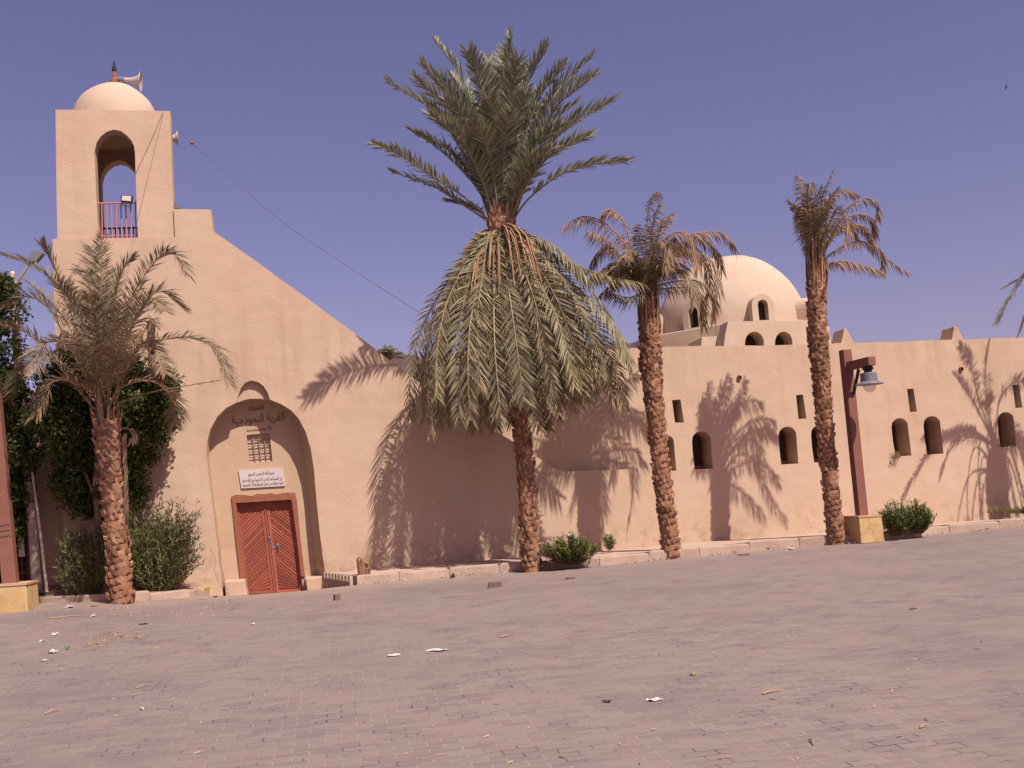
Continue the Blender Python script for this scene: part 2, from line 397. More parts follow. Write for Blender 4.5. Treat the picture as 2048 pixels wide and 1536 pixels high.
af = shift(W3(archtop), -.12); ab = back(archtop, 'x'); ab = [onw3(x, y) + N * ND for x, y in archtop]
mb.add(af + ab, [(i, i + 1, len(af) + i + 1, len(af) + i) for i in range(len(af) - 1)])
pan = sb_ + af[1:-1][::-1]
mb.add(pan, tessellate_polygon([pan]))
mb.build('entrance_wall', M_wall, mosque, fix=False)
# niche back with the doorway and window openings
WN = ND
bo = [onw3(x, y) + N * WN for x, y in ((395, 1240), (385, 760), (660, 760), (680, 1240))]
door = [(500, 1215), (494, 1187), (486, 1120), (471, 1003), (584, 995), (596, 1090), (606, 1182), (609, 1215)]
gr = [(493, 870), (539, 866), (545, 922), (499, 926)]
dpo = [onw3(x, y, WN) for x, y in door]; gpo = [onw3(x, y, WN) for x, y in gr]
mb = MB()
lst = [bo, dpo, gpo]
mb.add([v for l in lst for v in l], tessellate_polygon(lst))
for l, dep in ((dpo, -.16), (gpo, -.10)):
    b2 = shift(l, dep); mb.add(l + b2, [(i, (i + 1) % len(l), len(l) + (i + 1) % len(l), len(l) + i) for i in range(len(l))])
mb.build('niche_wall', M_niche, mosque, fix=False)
# grille
g0 = shift(gpo, -.02)
def bil(q, s, t_): return q[0].lerp(q[1], s).lerp(q[3].lerp(q[2], s), t_)   # q: TL TR BR BL
gw = MB()
gb = shift(gpo, -.095); gw.add(gb, [(0, 1, 2, 3)]); 
wing = MB()
for i in range(1, 4):
    a, b = bil(shift(gpo, -.05), i / 4, 0), bil(shift(gpo, -.05), i / 4, 1); wing.tube([a, b], .013, 4)
for j in range(1, 5):
    a, b = bil(shift(gpo, -.05), 0, j / 5), bil(shift(gpo, -.05), 1, j / 5); wing.tube([a, b], .013, 4)
gwo = wing.build('window_grille', mat('grille_wood', (.27, .16, .10)), mosque)
gw.build('pane', mat('lattice_plaster', (.46, .34, .26)), gwo, fix=False)
# door
dw = WN - .09
dq = [onw3(471, 1000, dw), onw3(584, 992, dw), onw3(606, 1183, dw), onw3(494, 1188, dw)]
dq2 = [bil(dq, 0, 0), bil(dq, 1, 0), bil(dq, 1, 1), bil(dq, 0, 1)]
dframe = MB()
fo = [(463, 992), (475, 989), (490, 990), (505, 992), (513, 988), (530, 988), (541, 986), (552, 989), (566, 986), (590, 985), (594, 1000), (601, 1080), (610, 1152), (602, 1152), (594, 1080), (583, 999), (472, 1006), (480, 1070), (491, 1160), (481, 1160), (472, 1080)]
ff = [onw3(x, y, WN + .05) for x, y in fo]; dframe.prism(ff, shift(ff, -.1))
dfo = dframe.build('door_frame', M_frame, mosque)
door_o = MB(); door_o.prism(shift(dq2, -.03), shift(dq2, -.07)); door_ob = door_o.build('door', M_terra, mosque)
lv = MB()
for s0, s1, sgn in ((0.0, .475, 1), (.525, 1.0, -1)):
    # stiles
    for a, b in ((s0, s0 + .05), (s1 - .05, s1)):
        q = [bil(dq2, a, 0), bil(dq2, b, 0), bil(dq2, b, 1), bil(dq2, a, 1)]; lv.prism(q, shift(q, -.04))
    q = [bil(dq2, s0, .97), bil(dq2, s1, .97), bil(dq2, s1, 1), bil(dq2, s0, 1)]; lv.prism(shift(q, -.003), shift(q, -.04))
    nb = 30; h = 1 / 26
    for k in range(-8, 27):
        ta = k * h; sl = .2 * sgn
        A = []
        a, b = s0 + .052, s1 - .052
        y00 = ta + (sl if sgn > 0 else 0); y01 = ta + (0 if sgn > 0 else -sl)
        pts = [(a, y00), (b, y01), (b, y01 + h * .7), (a, y00 + h * .7)]
        if max(p[1] for p in pts) < .01 or min(p[1] for p in pts) > .965: continue
        pts = [(s, max(0.0, min(.968, t_))) for s, t_ in pts]
        q = [bil(dq2, s, t_) for s, t_ in pts]
        if (q[0] - q[3]).length < .004 and (q[1] - q[2]).length < .004: continue
        mid = shift(q, -.012 - .003 * (k % 2)); lv.add(mid + shift(q, -.035), [(0, 1, 2, 3), (0, 1, 5, 4), (2, 3, 7, 6), (1, 2, 6, 5), (3, 0, 4, 7)])
lv.build('door_boards', M_door, door_ob)
cv = MB(); q = [bil(dq2, .485, 0), bil(dq2, .515, 0), bil(dq2, .515, 1), bil(dq2, .485, 1)]; cv.prism(shift(q, .02), shift(q, -.04)); cv.build('door_stile', M_frame, door_ob)
hd = MB()
for s, t_ in ((.53, .42), (.66, .50)):
    c = bil(dq2, s, t_); hd.lathe([(.0, .05), (.03, .05), (.035, .02), (.02, 0), (.02, -.03)], c, N, 12)
    hd.box(c + N * .03 - Vector((0, 0, .05)), T * .012, N * .012, Vector((0, 0, .05)))
    hd.build('door_handle', M_metal, door_ob); hd = MB()
hd.box(bil(dq2, .56, .52), T * .03, N * .012, Vector((0, 0, .04)))
hd.build('lock_plate', M_metal, door_ob)
# pedestals beside the door
def block(px, w0, w1, name, m, lbl=None, bev=.03):
    f_ = W3(px, w0); b_ = shift(f_, w1 - w0); mm = MB(); mm.prism(f_, b_); return mm.build(name, m, mosque, bevel=bev, label=lbl)
block([(448, 1162), (489, 1160), (492, 1178), (496, 1196), (452, 1200)], .12, -.55, 'pedestal', M_wall)
block([(610, 1156), (649, 1152), (652, 1188), (616, 1190)], .06, -.55, 'pedestal', M_wall)
# plaque and writing
pq = [onw3(477, 941, WN), onw3(566, 935, WN), onw3(570, 972, WN), onw3(483, 977, WN)]
mm = MB(); mm.prism(shift(pq, .035), shift(pq, -.01)); plaque = mm.build('plaque', M_plq, mosque)
AR = {'ا': 'FE8D FE8E - -', 'ل': 'FEDD FEDE FEDF FEE0', 'ق': 'FED5 FED6 FED7 FED8', 'ر': 'FEAD FEAE - -', 'ي': 'FEF1 FEF2 FEF3 FEF4', 'ة': 'FE93 FE94 - -',
      'ن': 'FEE5 FEE6 FEE7 FEE8', 'م': 'FEE1 FEE2 FEE3 FEE4', 'و': 'FEED FEEE - -', 'ذ': 'FEAB FEAC - -', 'ج': 'FE9D FE9E FE9F FEA0', 'س': 'FEB1 FEB2 FEB3 FEB4',
      'د': 'FEA9 FEAA - -', 'ب': 'FE8F FE90 FE91 FE92', 'ه': 'FEE9 FEEA FEEB FEEC', 'ح': 'FEA1 FEA2 FEA3 FEA4', 'ع': 'FEC9 FECA FECB FECC', 'ت': 'FE95 FE96 FE97 FE98', 'خ': 'FEA5 FEA6 FEA7 FEA8', 'ف': 'FED1 FED2 FED3 FED4'}
def shape(s):
    out = []
    for w_ in s.split(' '):
        o_ = ''
        for i, ch in enumerate(w_):
            if ch not in AR: o_ += ch; continue
            fm = AR[ch].split(); prev = i > 0 and w_[i - 1] in AR and AR[w_[i - 1]].split()[2] != '-'
            nxt = i + 1 < len(w_) and w_[i + 1] in AR and fm[2] != '-'
            k = (3 if nxt else 1) if prev else (2 if nxt else 0)
            o_ += chr(int(fm[k], 16))
        out.append(o_[::-1] if w_[0] in AR else w_)
    return ' '.join(out[::-1])
def text(s, quad, w, name, m, parent, thick=0.0):     # quad TL TR BR BL pixels on plane w
    c = bpy.data.curves.new('tx', 'FONT'); c.body = shape(s); c.offset = thick; c.extrude = .01
    o = bpy.data.objects.new('tx', c); C.objects.link(o); bpy.context.view_layer.update()
    me = bpy.data.meshes.new_from_object(o.evaluated_get(bpy.context.evaluated_depsgraph_get())); bpy.data.objects.remove(o)
    X = [v.co.x for v in me.vertices]; Yv = [v.co.y for v in me.vertices]; x0, x1, y0, y1 = min(X), max(X), min(Yv), max(Yv)
    q = [onw3(x, y, w) for x, y in quad]
    for v in me.vertices:
        p = bil(q, (v.co.x - x0) / (x1 - x0), 1 - (v.co.y - y0) / (y1 - y0)) + N * (.006 if v.co.z > 0 else .0)
        v.co = p
    me.materials.clear(); me.materials.append(m)
    o = bpy.data.objects.new(name, me); C.objects.link(o); o.parent = parent; o.matrix_parent_inverse = parent.matrix_world.inverted()
    return o
text('مسجد', [(497, 811), (528, 808), (529, 822), (496, 826)], WN + .004, 'inscription', M_ink, mosque, .003)
text('القرية النموذجية', [(462, 832), (568, 823), (570, 846), (465, 853)], WN + .004, 'inscription', M_ink, mosque, .003)
text('٩٥ سسسمممسسد', [(492, 854), (542, 850), (543, 860), (493, 863)], WN + .004, 'inscription', M_ink, mosque, -.012)
text('بسم الله الرحمن الرحيم', [(496, 945), (548, 941), (549, 950), (497, 954)], WN + .04, 'engraving', M_ink2, plaque)
text('ان المساجد لله و لا تدعوا مع الله احدا', [(484, 958), (564, 952), (565, 961), (485, 967)], WN + .04, 'engraving', M_ink2, plaque)
text('قرية سفاجا من عمل المحافظة و الجمعية', [(485, 967), (566, 961), (567, 969), (486, 974)], WN + .04, 'engraving', M_ink2, plaque)

# the square tower
TD = 2.4; TW = -.05
tout = [(115, 480), (113, 380), (111, 219), (340, 222), (344, 330), (349, 478)]
topen = [(198, 477), (195, 440), (192, 380), (190, 330), (189, 303), (193, 286), (202, 272), (214, 263), (228, 259), (242, 262), (254, 271), (263, 281), (268, 292), (270, 306), (271, 340), (273, 400), (276, 477)]
tf = W3(tout, TW); to = W3(topen, TW)
mb = MB()
def panel(mb, outerp, holep, th):
    poly = [outerp, holep]; tr = tessellate_polygon(poly); al = outerp + holep
    mb.add(al, tr); bb = shift(al, th); mb.add(bb, [t_[::-1] for t_ in tr])
    for l in (outerp, holep):
        b2 = shift(l, th); mb.add(l + b2, [(i, (i + 1) % len(l), len(l) + (i + 1) % len(l), len(l) + i) for i in range(len(l))])
# front and rear: hole's foot merges with outline so use open polygons
SHR = -N - T * .115
openp = tf[0:1] + to + tf[5:6] + tf[4:0:-1]
mb.prism(openp, shift(openp, -.35)); rear = [p + SHR * (TD - .35) for p in openp]; mb.prism(rear, shift(rear, -.35))
L_ = [tf[0], tf[1], tf[2]]; R_ = [tf[3], tf[4], tf[5]]
for e, s in ((L_, 1), (R_, -1)):
    a = [p + SHR * .33 for p in e]; b = [p + SHR * (TD - .33) for p in e]; ins = T * (.3 * s)
    for i in range(2):
        v = [a[i], a[i + 1], b[i + 1], b[i]]; v = v + [p + ins for p in v]
        v = [p + T * (.004 * s) for p in v]
        mb.add(v, [(0, 1, 2, 3), (4, 7, 6, 5), (0, 3, 7, 4), (1, 5, 6, 2), (0, 4, 5, 1), (2, 6, 7, 3)])
tower = mb.build('tower', M_wall, mosque)
zt = tf[2].z; u0 = (tf[2] - O).dot(T); u1 = (tf[3] - O).dot(T); uc = (u0 + u1) / 2; ztr = (tf[2].z + tf[3].z) / 2
mb = MB(); mb.box(P3(uc - .14, TW - TD / 2, ztr - .14), T * ((u1 - u0) / 2 - .14), N * (TD / 2 - .05), Vector((0, 0, .1))); mb.build('tower_roof', M_wall, tower)
mb = MB(); zf = onw(235, 474, TW)[1]; mb.box(P3(uc, -TD / 2 - .06, zf - .12), T * 1.28, N * (TD / 2), Vector((0, 0, .1))); mb.build('tower_floor', M_wall, tower)
# support shaft below the tower, behind the entrance wall
bx0 = onw(131, 1170)[0]; 
mb = MB()
bl = [onw3(110, 478), onw3(350, 474), onw3(365, 1180), onw3(135, 1200)]
mb.prism(shift(bl, -.75), shift(bl, -TD)); mb.build('tower_base', M_wall, mosque)
pr = [onw3(345, 417), onw3(423, 418), onw3(430, 1170), onw3(352, 1170)]
mb = MB(); mb.prism([p - T * .12 for p in shift(pr, -.79)], [p - T * .3 for p in shift(pr, -1.7)]); mb.build('stair_block', M_wall, mosque)
# dome of the tower
dc = P3(uc - .14, TW - TD / 2, ztr - .04); dr = .96
prof = [(dr * math.cos(a) if a < math.pi / 2 - .01 else 0.0, .10 + 1.02 * math.sin(a)) for a in [math.pi / 2 * k / 16 for k in range(17)]]
mb = MB(); mb.lathe([(dr, -.05)] + prof, dc, n=48); mb.v = [tuple(Vector(v) + (Vector(v) - dc).normalized() * .02 * noise.noise(Vector(v) * 1.6)) for v in mb.v]; tdome = mb.build('tower_dome', M_dome, mosque, smooth=True)
mb = MB(); ft = dc + Vector((0, 0, 1.08))
mb.lathe([(0, 0), (.09, 0), (.07, .04), (.11, .08), (.11, .15), (.06, .20), (.045, .32), (.04, .38), (0, .38)], ft, n=14); fin = mb.build('finial', M_terra, tdome)
mb = MB(); mb.lathe([(0, .38), (.055, .385), (.05, .44), (.02, .58), (0, .66)], ft, n=10); mb.build('finial_tip', M_black, fin)
# railings in the tower openings
def railing(dw, m):
    mb = MB()
    a = onw3(190, 407, TW - .15) - SHR * dw; b = onw3(275, 405, TW - .15) - SHR * dw; zb = zf + .02
    mb.tube([a, b], .022, 6)
    for k in range(9):
        p = a.lerp(b, (k + .35) / 8.8); mb.tube([p, Vector((p.x, p.y, zb))], .016, 5)
    mb.tube([Vector((a.x, a.y, zb + .05)), Vector((b.x, b.y, zb + .05))], .016, 5)
    return mb.build('railing', m, tower)
railing(0, M_rail); railing(-TD + .35, M_black)

for pts_ in ([(422, 1098), (432, 1120), (428, 1140), (437, 1165)], [(437, 1100), (441, 1130), (448, 1160)]):
    mb = MB(); mb.tube([onw3(x + R.uniform(-1.5, 1.5), y, -.002) for x, y in pts_], .005, 4); mb.build('crack', M_ink, mosque, fix=False)
# prayer hall front
HW = -.3; HT = .6
hout = [(850, 1145), (850, 712), (950, 708), (1100, 702), (1240, 698), (1300, 694), (1350, 693.4), (1400, 691.6), (1445, 692.2), (1485, 690.6), (1520, 691.4), (1580, 689.6), (1650, 689.2), (1672, 686.2), (1725, 685.6), (1765, 683.8), (1800, 683.6), (1850, 680.8), (1900, 679.4), (1945, 678.6), (1990, 676), (2048, 675.2), (2300, 668), (2310, 1060), (1900, 1080), (1400, 1110)]
def archwin(x0, y0, x1, y1, lean=9):
    w_ = (x1 - x0 - lean) / 2; cx = x0 + w_; pts = [(x1 - 0, y1), (x1 - lean * .5, y0 + w_ * 1.25)]
    out = [(x0 + lean * .9, y1 + 1), (x0 + lean * .3, (y0 + w_ + y1) / 2), (x0, y0 + w_ * 1.2)]
    for k in range(1, 9):
        a = math.pi * (1 - k / 9); out.append((cx + 2.0 * k / 9 + w_ * math.cos(a), y0 + w_ - w_ * math.sin(a)))
    out += [(x0 + 2 * w_ + 2, y0 + w_ * 1.2), (x1 - lean * .4, (y0 + w_ + y1) / 2), (x1, y1 - 1)]
    return out
arches = [(1318, 870, 1353, 942, 7), (1384, 862, 1426, 938, 6), (1557, 853, 1597, 928, 6), (1622, 850, 1662, 924, 7), (1783, 836, 1823, 912, 9), (1847, 832, 1887, 908, 8), (1995, 824, 2033, 893, 7), (2075, 820, 2110, 888, 7)]
rects = [[(1082, 809), (1100, 809), (1105, 862), (1088, 863)], [(1344, 800), (1361, 799), (1368, 845), (1350, 845)], [(1592, 790), (1606, 789), (1613, 837), (1597, 838)], [(1814, 778), (1827, 777), (1834, 823), (1820, 824)], [(2025, 770), (2038, 769), (2045, 815), (2031, 816)]]
holes = [[onw3(x, y, HW) for x, y in archwin(*a)] for a in arches] + [[onw3(x, y, HW) for x, y in r] for r in rects]
ho = [onw3(x, y, HW) for x, y in hout]
mb = MB(); tr = tessellate_polygon([ho] + holes); al = ho + [v for h in holes for v in h]
mb.add(al, tr); bb = shift(al, -HT); mb.add(bb, [t_[::-1] for t_ in tr])
for l in [ho] + holes:
    b2 = shift(l, -HT); mb.add(l + b2, [(i, (i + 1) % len(l), len(l) + (i + 1) % len(l), len(l) + i) for i in range(len(l))])
hall = mb.build('hall_wall', M_wall, mosque)
for h in holes:
    b2 = shift(h, -HT * .97); cc = sum(b2, Vector()) / len(b2)
    fr = MB(); ins = [p.lerp(cc, .16) + N * .0 for p in b2]; n_ = len(b2)
    fr.add(b2 + ins + shift(b2, .05) + shift(ins, .05), [(2 * n_ + i, 2 * n_ + (i + 1) % n_, 3 * n_ + (i + 1) % n_, 3 * n_ + i) for i in range(n_)] + [(n_ + i, n_ + (i + 1) % n_, 3 * n_ + (i + 1) % n_, 3 * n_ + i) for i in range(n_)])
    wo_ = fr.build('window', M_frame, mosque, fix=False)
    pn = MB(); s_ = shift(ins, .01); pn.add(s_, tessellate_polygon([s_])); pn.build('pane', M_dark, wo_, fix=False)
hu0 = (ho[1] - O).dot(T); hu1 = (ho[-4] - O).dot(T)
mb = MB(); ym = (hu0 + hu1) / 2; hl = (hu1 - hu0) / 2
zr = onw3(1520, 691, HW).z - .22
mb.box(P3(ym, -4.6, zr), T * (hl - .3), N * 3.75, Vector((0, 0, .1)))
mb.build('roof', M_wall, mosque)
mb = MB()
mb.box(P3(ym, -8.6, 2.6), T * hl, N * .3, Vector((0, 0, 2.7)))
mb.box(P3(hu0 + .3, -4.6, 2.5), T * .25, N * 3.7, Vector((0, 0, 2.6))); mb.box(P3(hu1 - .3, -4.6, 2.5), T * .25, N * 3.7, Vector((0, 0, 2.6)))
mb.build('rear_wall', M_wall, mosque)
# merlons
for fr_, bkp in (([(1682, 686), (1689, 656), (1692, 656), (1709, 686)], .0), ([(1903, 681), (1909, 652), (1913, 652), (1928, 679)], .0)):
    f_ = [onw3(x, y, HW - .02) for x, y in fr_]; f_[0].z -= .02; f_[3].z -= .02
    mb = MB(); mb.prism(f_, shift(f_, -.55)); mb.build('merlon', M_wall, mosque, bevel=.02)
# drain spouts
for x, y in ((1478, 755), (1921, 738)):
    c = onw3(x, y, HW); mb = MB(); ax = (N + Vector((0, 0, -.15)) - T * .1).normalized()
    mb.lathe([(.04, -.03), (.06, 0.0), (.06, .06), (.045, .062), (.04, -.04), (0, -.04)], c, ax, 14); mb.build('drain_spout', M_frame, mosque)
# main dome group
DC = atY(1463, 658, 30.0); DCu = (DC - O).dot(T); DCw = (DC - O).dot(N); zc = DC.z; DR = 2.12
prof = [(DR * math.cos(a) if a < math.pi / 2 - .01 else 0.0, DR * 1.0 * math.sin(a)) for a in [math.pi / 2 * k / 28 for k in range(29)]]
mb = MB(); mb.lathe([(DR, -1.2)] + prof, DC, n=72); mb.v = [tuple(Vector(v) + (Vector(v) - DC).normalized() * (.05 * noise.noise(Vector(v) * .9) + .02 * noise.noise(Vector(v) * 2.7))) for v in mb.v]; dome = mb.build('dome', M_dome, mosque, smooth=True)
th0 = math.radians(9)
def dirv(a): return Vector((math.sin(a), -math.cos(a), 0))
ztop = atY(1530, 643, 27.6).z
# octagonal drum
mb = MB(); ro = 2.5 / math.cos(math.pi / 8)
oc = [DC + dirv(th0 + math.pi / 8 + math.pi / 4 * k) * ro for k in range(8)]
mb.prism([Vector((p.x, p.y, ztop)) for p in oc], [Vector((p.x, p.y, zr)) for p in oc]); mb.build('drum', M_dome, mosque, bevel=.03)
# dormers
for k in range(8):
    a = th0 + math.pi / 4 * k; d = dirv(a); s = Vector((d.y, -d.x, 0)) * -1
    hw = .29; zb = ztop - .02; ht = .52
    def arch(hw, ht, r, zb, seg=10):
        return [DC + d * r - s * hw + Vector((0, 0, zb - zc))] + [DC + d * r + s * (-hw * math.cos(math.pi * i / seg)) + Vector((0, 0, zb - zc + ht + hw * math.sin(math.pi * i / seg))) for i in range(seg + 1)] + [DC + d * r + s * hw + Vector((0, 0, zb - zc))]
    fo_ = arch(hw + .02, ht - .06, 2.42, zb); fi = arch(.14, ht - .1, 2.42, zb + .06)
    mb = MB(); tr = tessellate_polygon([fo_, fi]); mb.add(fo_ + fi, tr)
    b_ = [p - d * .9 for p in fo_]; mb.add(fo_ + b_, [(i, (i + 1) % len(fo_), len(fo_) + (i + 1) % len(fo_), len(fo_) + i) for i in range(len(fo_))])
    bi = [p - d * .25 for p in fi]; mb.add(fi + bi, [(i, (i + 1) % len(fi), len(fi) + (i + 1) % len(fi), len(fi) + i) for i in range(len(fi))])
    do = mb.build('dormer', M_dome, dome, fix=False)
    pn = MB(); pn.add(bi, tessellate_polygon([bi])); pn.build('pane', M_dark, do, fix=False)
# block under the drum with two arched openings
BW = -1.35
bp_ = [(1447, 700), (1450, 672), (1456, 643), (1640, 640), (1652, 700)]
bpo = [onw3(x, y, BW) for x, y in bp_]
ops = []
for x0, x1, yt in ((1490, 1528, 663), (1550, 1585, 663)):
    w_ = (x1 - x0) / 2; cx = (x0 + x1) / 2
    ops.append([onw3(x0, 698, BW)] + [onw3(cx - w_ * math.cos(math.pi * k / 10), yt + 22 - 22 * math.sin(math.pi * k / 10), BW) for k in range(11)] + [onw3(x1, 698, BW)])
mb = MB(); tr = tessellate_polygon([bpo] + ops); al = bpo + ops[0] + ops[1]; mb.add(al, tr)
for l in [bpo] + ops:
    b2 = shift(l, -.5); mb.add(l + b2, [(i, (i + 1) % len(l), len(l) + (i + 1) % len(l), len(l) + i) for i in range(len(l))])
drb = mb.build('drum_base', M_dome, mosque, fix=False)
for l in ops:
    pn = MB(); b2 = shift(l, -.49); pn.add(b2, tessellate_polygon([b2])); pn.build('pane', M_dark, drb, fix=False)
# lower step to the left
st = [(1401, 702), (1404, 674), (1470, 671), (1470, 702)]
s3 = [onw3(x, y, -1.9) for x, y in st]; mb = MB(); mb.prism(s3, shift(s3, -4.6)); mb.build('roof_step', M_dome, mosque, bevel=.02)
st = [(1600, 700), (1606, 655), (1652, 655), (1655, 700)]

# back wing to the left of the tower and a lattice gate in front of a dark yard
side = empty('garden_wall', P3(-5.4, -1.6, .3), 'sunlit tan wall behind the grey pole, left of the tower', 'wall')
sw = [(-120, 1200), (-120, 950), (58, 945), (58, 876), (140, 872), (150, 1200)]
swp = [onw3(x, y, -.42) for x, y in sw]; mb = MB(); mb.prism(swp, shift(swp, -.3)); mb.build('wall', M_wall, side)
gate = empty('lattice_gate', onw3(20, 1185, -.9), 'dark wooden lattice gate with a white panel, behind the left lamp post', 'gate')
mb = MB(); q = [onw3(-40, 968, -.3), onw3(50, 962, -.3), onw3(58, 1182, -.3), onw3(-40, 1190, -.3)]
mb.prism(shift(q, -.05), shift(q, -.09)); mb.build('gate_board', M_dark, gate)
mb = MB()
for k in range(9):
    mb.tube([bil(q, k / 8, 0), bil(q, k / 8, 1)], .018, 4)
for k in range(13):
    mb.tube([bil(q, 0, k / 12), bil(q, 1, k / 12)], .018, 4)
mb.build('lattice', M_lampwood, gate)
mb = MB(); pw = [onw3(35, 1077, -.25), onw3(47, 1076, -.25), onw3(50, 1113, -.25), onw3(38, 1114, -.25)]; mb.prism(pw, shift(pw, -.04)); mb.build('panel', mat('white_panel', (.75, .68, .62)), gate)

# ---------------------------------------------------------------- distant hills
mb = MB(); prof = [(-500, 790), (-200, 770), (0, 782), (60, 775), (120, 800), (300, 790), (500, 760), (700, 722), (760, 706), (800, 706), (850, 716), (1000, 702), (1150, 694), (1230, 688), (1262, 681), (1290, 676), (1330, 690), (1500, 705), (1800, 720), (2100, 715), (2600, 705)]
def hy(x):
    for (a, b), (c_, d_) in zip(prof, prof[1:]):
        if a <= x <= c_: return b + (d_ - b) * (x - a) / (c_ - a)
xsn = [-500 + 12 * i for i in range(258)]
top = []; rows = []
for r_, (fr, Yd) in enumerate(((0, 330), (.35, 390), (.7, 450), (1, 520))):
    row = []
    for x in xsn:
        p = atY(x, hy(x), 520); h = p.z * fr * (1 + .06 * noise.noise(Vector((x * .02, fr * 3, 1)))) + (6 * fr * (noise.noise(Vector((x * .09, fr * 4, 0)))) if 0 < fr < 1 else .9 * noise.noise(Vector((x * .11, 0, 0))) * fr)
        row.append(Vector((p.x, Yd + 14 * noise.noise(Vector((x * .03, fr * 5, 2))), h - (1 if fr == 0 else 0))))
    rows.append(row)
n = len(xsn)
mb.add([v for r_ in rows for v in r_], [(j * n + i, j * n + i + 1, (j + 1) * n + i + 1, (j + 1) * n + i) for j in range(3) for i in range(n - 1)])
tag(mb.build('hills', M_hill, fix=False), kind='structure')

# ---------------------------------------------------------------- palms
def bez(P, t_):
    P = list(P)
    while len(P) > 1: P = [a.lerp(b, t_) for a, b in zip(P, P[1:])]
    return P[0]
def crspline(pts, n):
    pts = [pts[0] * 2 - pts[1]] + list(pts) + [pts[-1] * 2 - pts[-2]]; out = []
    segs = len(pts) - 3
    for k in range(n + 1):
        s = k / n * segs; i = min(int(s), segs - 1); t_ = s - i; a, b, c, d = pts[i:i + 4]
        out.append(.5 * ((2 * b) + (c - a) * t_ + (2 * a - 5 * b + 4 * c - d) * t_ ** 2 + (3 * b - a - 3 * c + d) * t_ ** 3))
    return out
def frond(mb, pts, nl=70, L=.42, w=.028, start=.2, droop=.15, tint=0., r0=.02, hang=0., vee=.5, up=None, ragged=0., rt=None, sweep=.36):
    """pts: smooth polyline root->tip; leaflets in two rows"""
    n = len(pts) - 1
    length = sum((pts[i + 1] - pts[i]).length for i in range(n))
    rad = [r0 * (1 - .85 * i / n) for i in range(n + 1)]
    mb.tube(pts, rad, 4, (tint + .35) if rt is None else rt, caps=False)
    for k in range(nl):
        x = (k + R.random() * .6) / nl; s = start + (1 - start) * x
        f = s * n; i = min(int(f), n - 1); fr = f - i; p = pts[i].lerp(pts[i + 1], fr); Tn = (pts[i + 1] - pts[i]).normalized()
        ref = up or Vector((0, 0, 1))
        S = Tn.cross(ref)
        if S.length < .15: S = Tn.cross(Vector((0, 1, .2)))
        S.normalize(); Nn = S.cross(Tn)
        env = min(1, .55 + 1.9 * x) * (1 - .38 * max(0, x - .72) / .28)
        for sd in (-1, 1):
            if R.random() < ragged: continue
            ll = L * env * R.uniform(.8, 1.12)
            a = math.radians(58 - 32 * x * sweep * 2 + R.uniform(-9, 9)); v = vee + R.uniform(-.35, .35)
            d = Tn * math.cos(a) + (S * sd * math.cos(v) + Nn * math.sin(v)) * math.sin(a)
            d = (d + Vector((0, 0, -hang)) * R.uniform(.6, 1.3)).normalized()
            wd = (Tn - d * Tn.dot(d)); wd = wd.normalized() if wd.length > .05 else S
            wd = (wd * R.uniform(.7, 1) + d.cross(wd) * R.uniform(-.6, .6)).normalized() * (w / 2)
            m_ = p + d * ll * .5 + Vector((0, 0, -droop * ll * .25)); e = p + d * ll + Vector((0, 0, -droop * ll))
            tt = tint + R.uniform(-.12, .22) + (.25 if x > .9 else 0)
            mb.add([p - wd * .5, p + wd * .5, m_ + wd, m_ - wd, e], [(0, 1, 2, 3), (3, 2, 4)], max(0, min(1, tt)))
def trunk(palm, path, Y, m=M_trunk, rows_=34, around=9, sc=1.0, topshag=0, lean=0):
    """path: (px, py, radius m)"""
    ctr = [atY(x, y, Y) for x, y, r in path]; rad = [r for x, y, r in path]; ctr[0] = ctr[0] + (ctr[0] - ctr[1]).normalized() * .22
    k_ = 24; pts = crspline(ctr, k_); rr = []
    for i in range(k_ + 1):
        s = i / k_ * (len(rad) - 1); j = min(int(s), len(rad) - 2); rr.append(rad[j] + (rad[j + 1] - rad[j]) * (s - j))
    mb = MB(); 
    first = pts[0].copy(); first.z -= .3; mb.tube([first] + pts, [rr[0]] + [r * .93 for r in rr], 16, 0.0)
    tot = sum((pts[i + 1] - pts[i]).length for i in range(k_)); step = tot / rows_
    for a in range(rows_ * around):
        s = (a / around) / rows_; f = s * k_; i = min(int(f), k_ - 1); p = pts[i].lerp(pts[i + 1], f - i); ax = (pts[i + 1] - pts[i]).normalized()
        rad_ = rr[i] + (rr[i + 1] - rr[i]) * (f - i)
        if R.random() < .1: continue
        an = a * 2 * math.pi / around * (1 + .5 / around / 1.0) + R.uniform(-.12, .12)
        e1 = ax.orthogonal().normalized(); e1 = (Vector((1, 0, 0)) - ax * ax.x).normalized(); e2 = ax.cross(e1)
        o_ = e1 * math.cos(an) + e2 * math.sin(an); tg = ax.cross(o_)
        ww = rad_ * math.pi / around * 1.2 * R.uniform(.7, 1.3); hh = step * R.uniform(.7, 1.6) * 1.2; ot = .032 * sc * R.uniform(.3, 1.7)
        b0 = p + o_ * rad_ * .9
        q = [b0 - tg * ww, b0 + tg * ww, b0 + ax * hh * .6 + tg * ww * .8 + o_ * ot * .6, b0 + ax * hh + tg * ww * .15 + o_ * ot * 1.5,
             b0 + ax * hh * .6 - tg * ww * .8 + o_ * ot * .6, b0 + o_ * ot * 1.3 + ax * hh * .35, p + o_ * rad_ * .7 + ax * hh * .8]
        ti = R.uniform(0, .7) ** 1.5 + .25 * max(0, s - .55)
        mb.add(q, [(0, 1, 5), (1, 2, 5), (2, 3, 5), (3, 4, 5), (4, 0, 5), (3, 2, 6), (4, 3, 6)], ti)
    mb.build('trunk', m, palm)
    return pts, rr
def P(x, y, Y): return atY(x, y, Y)
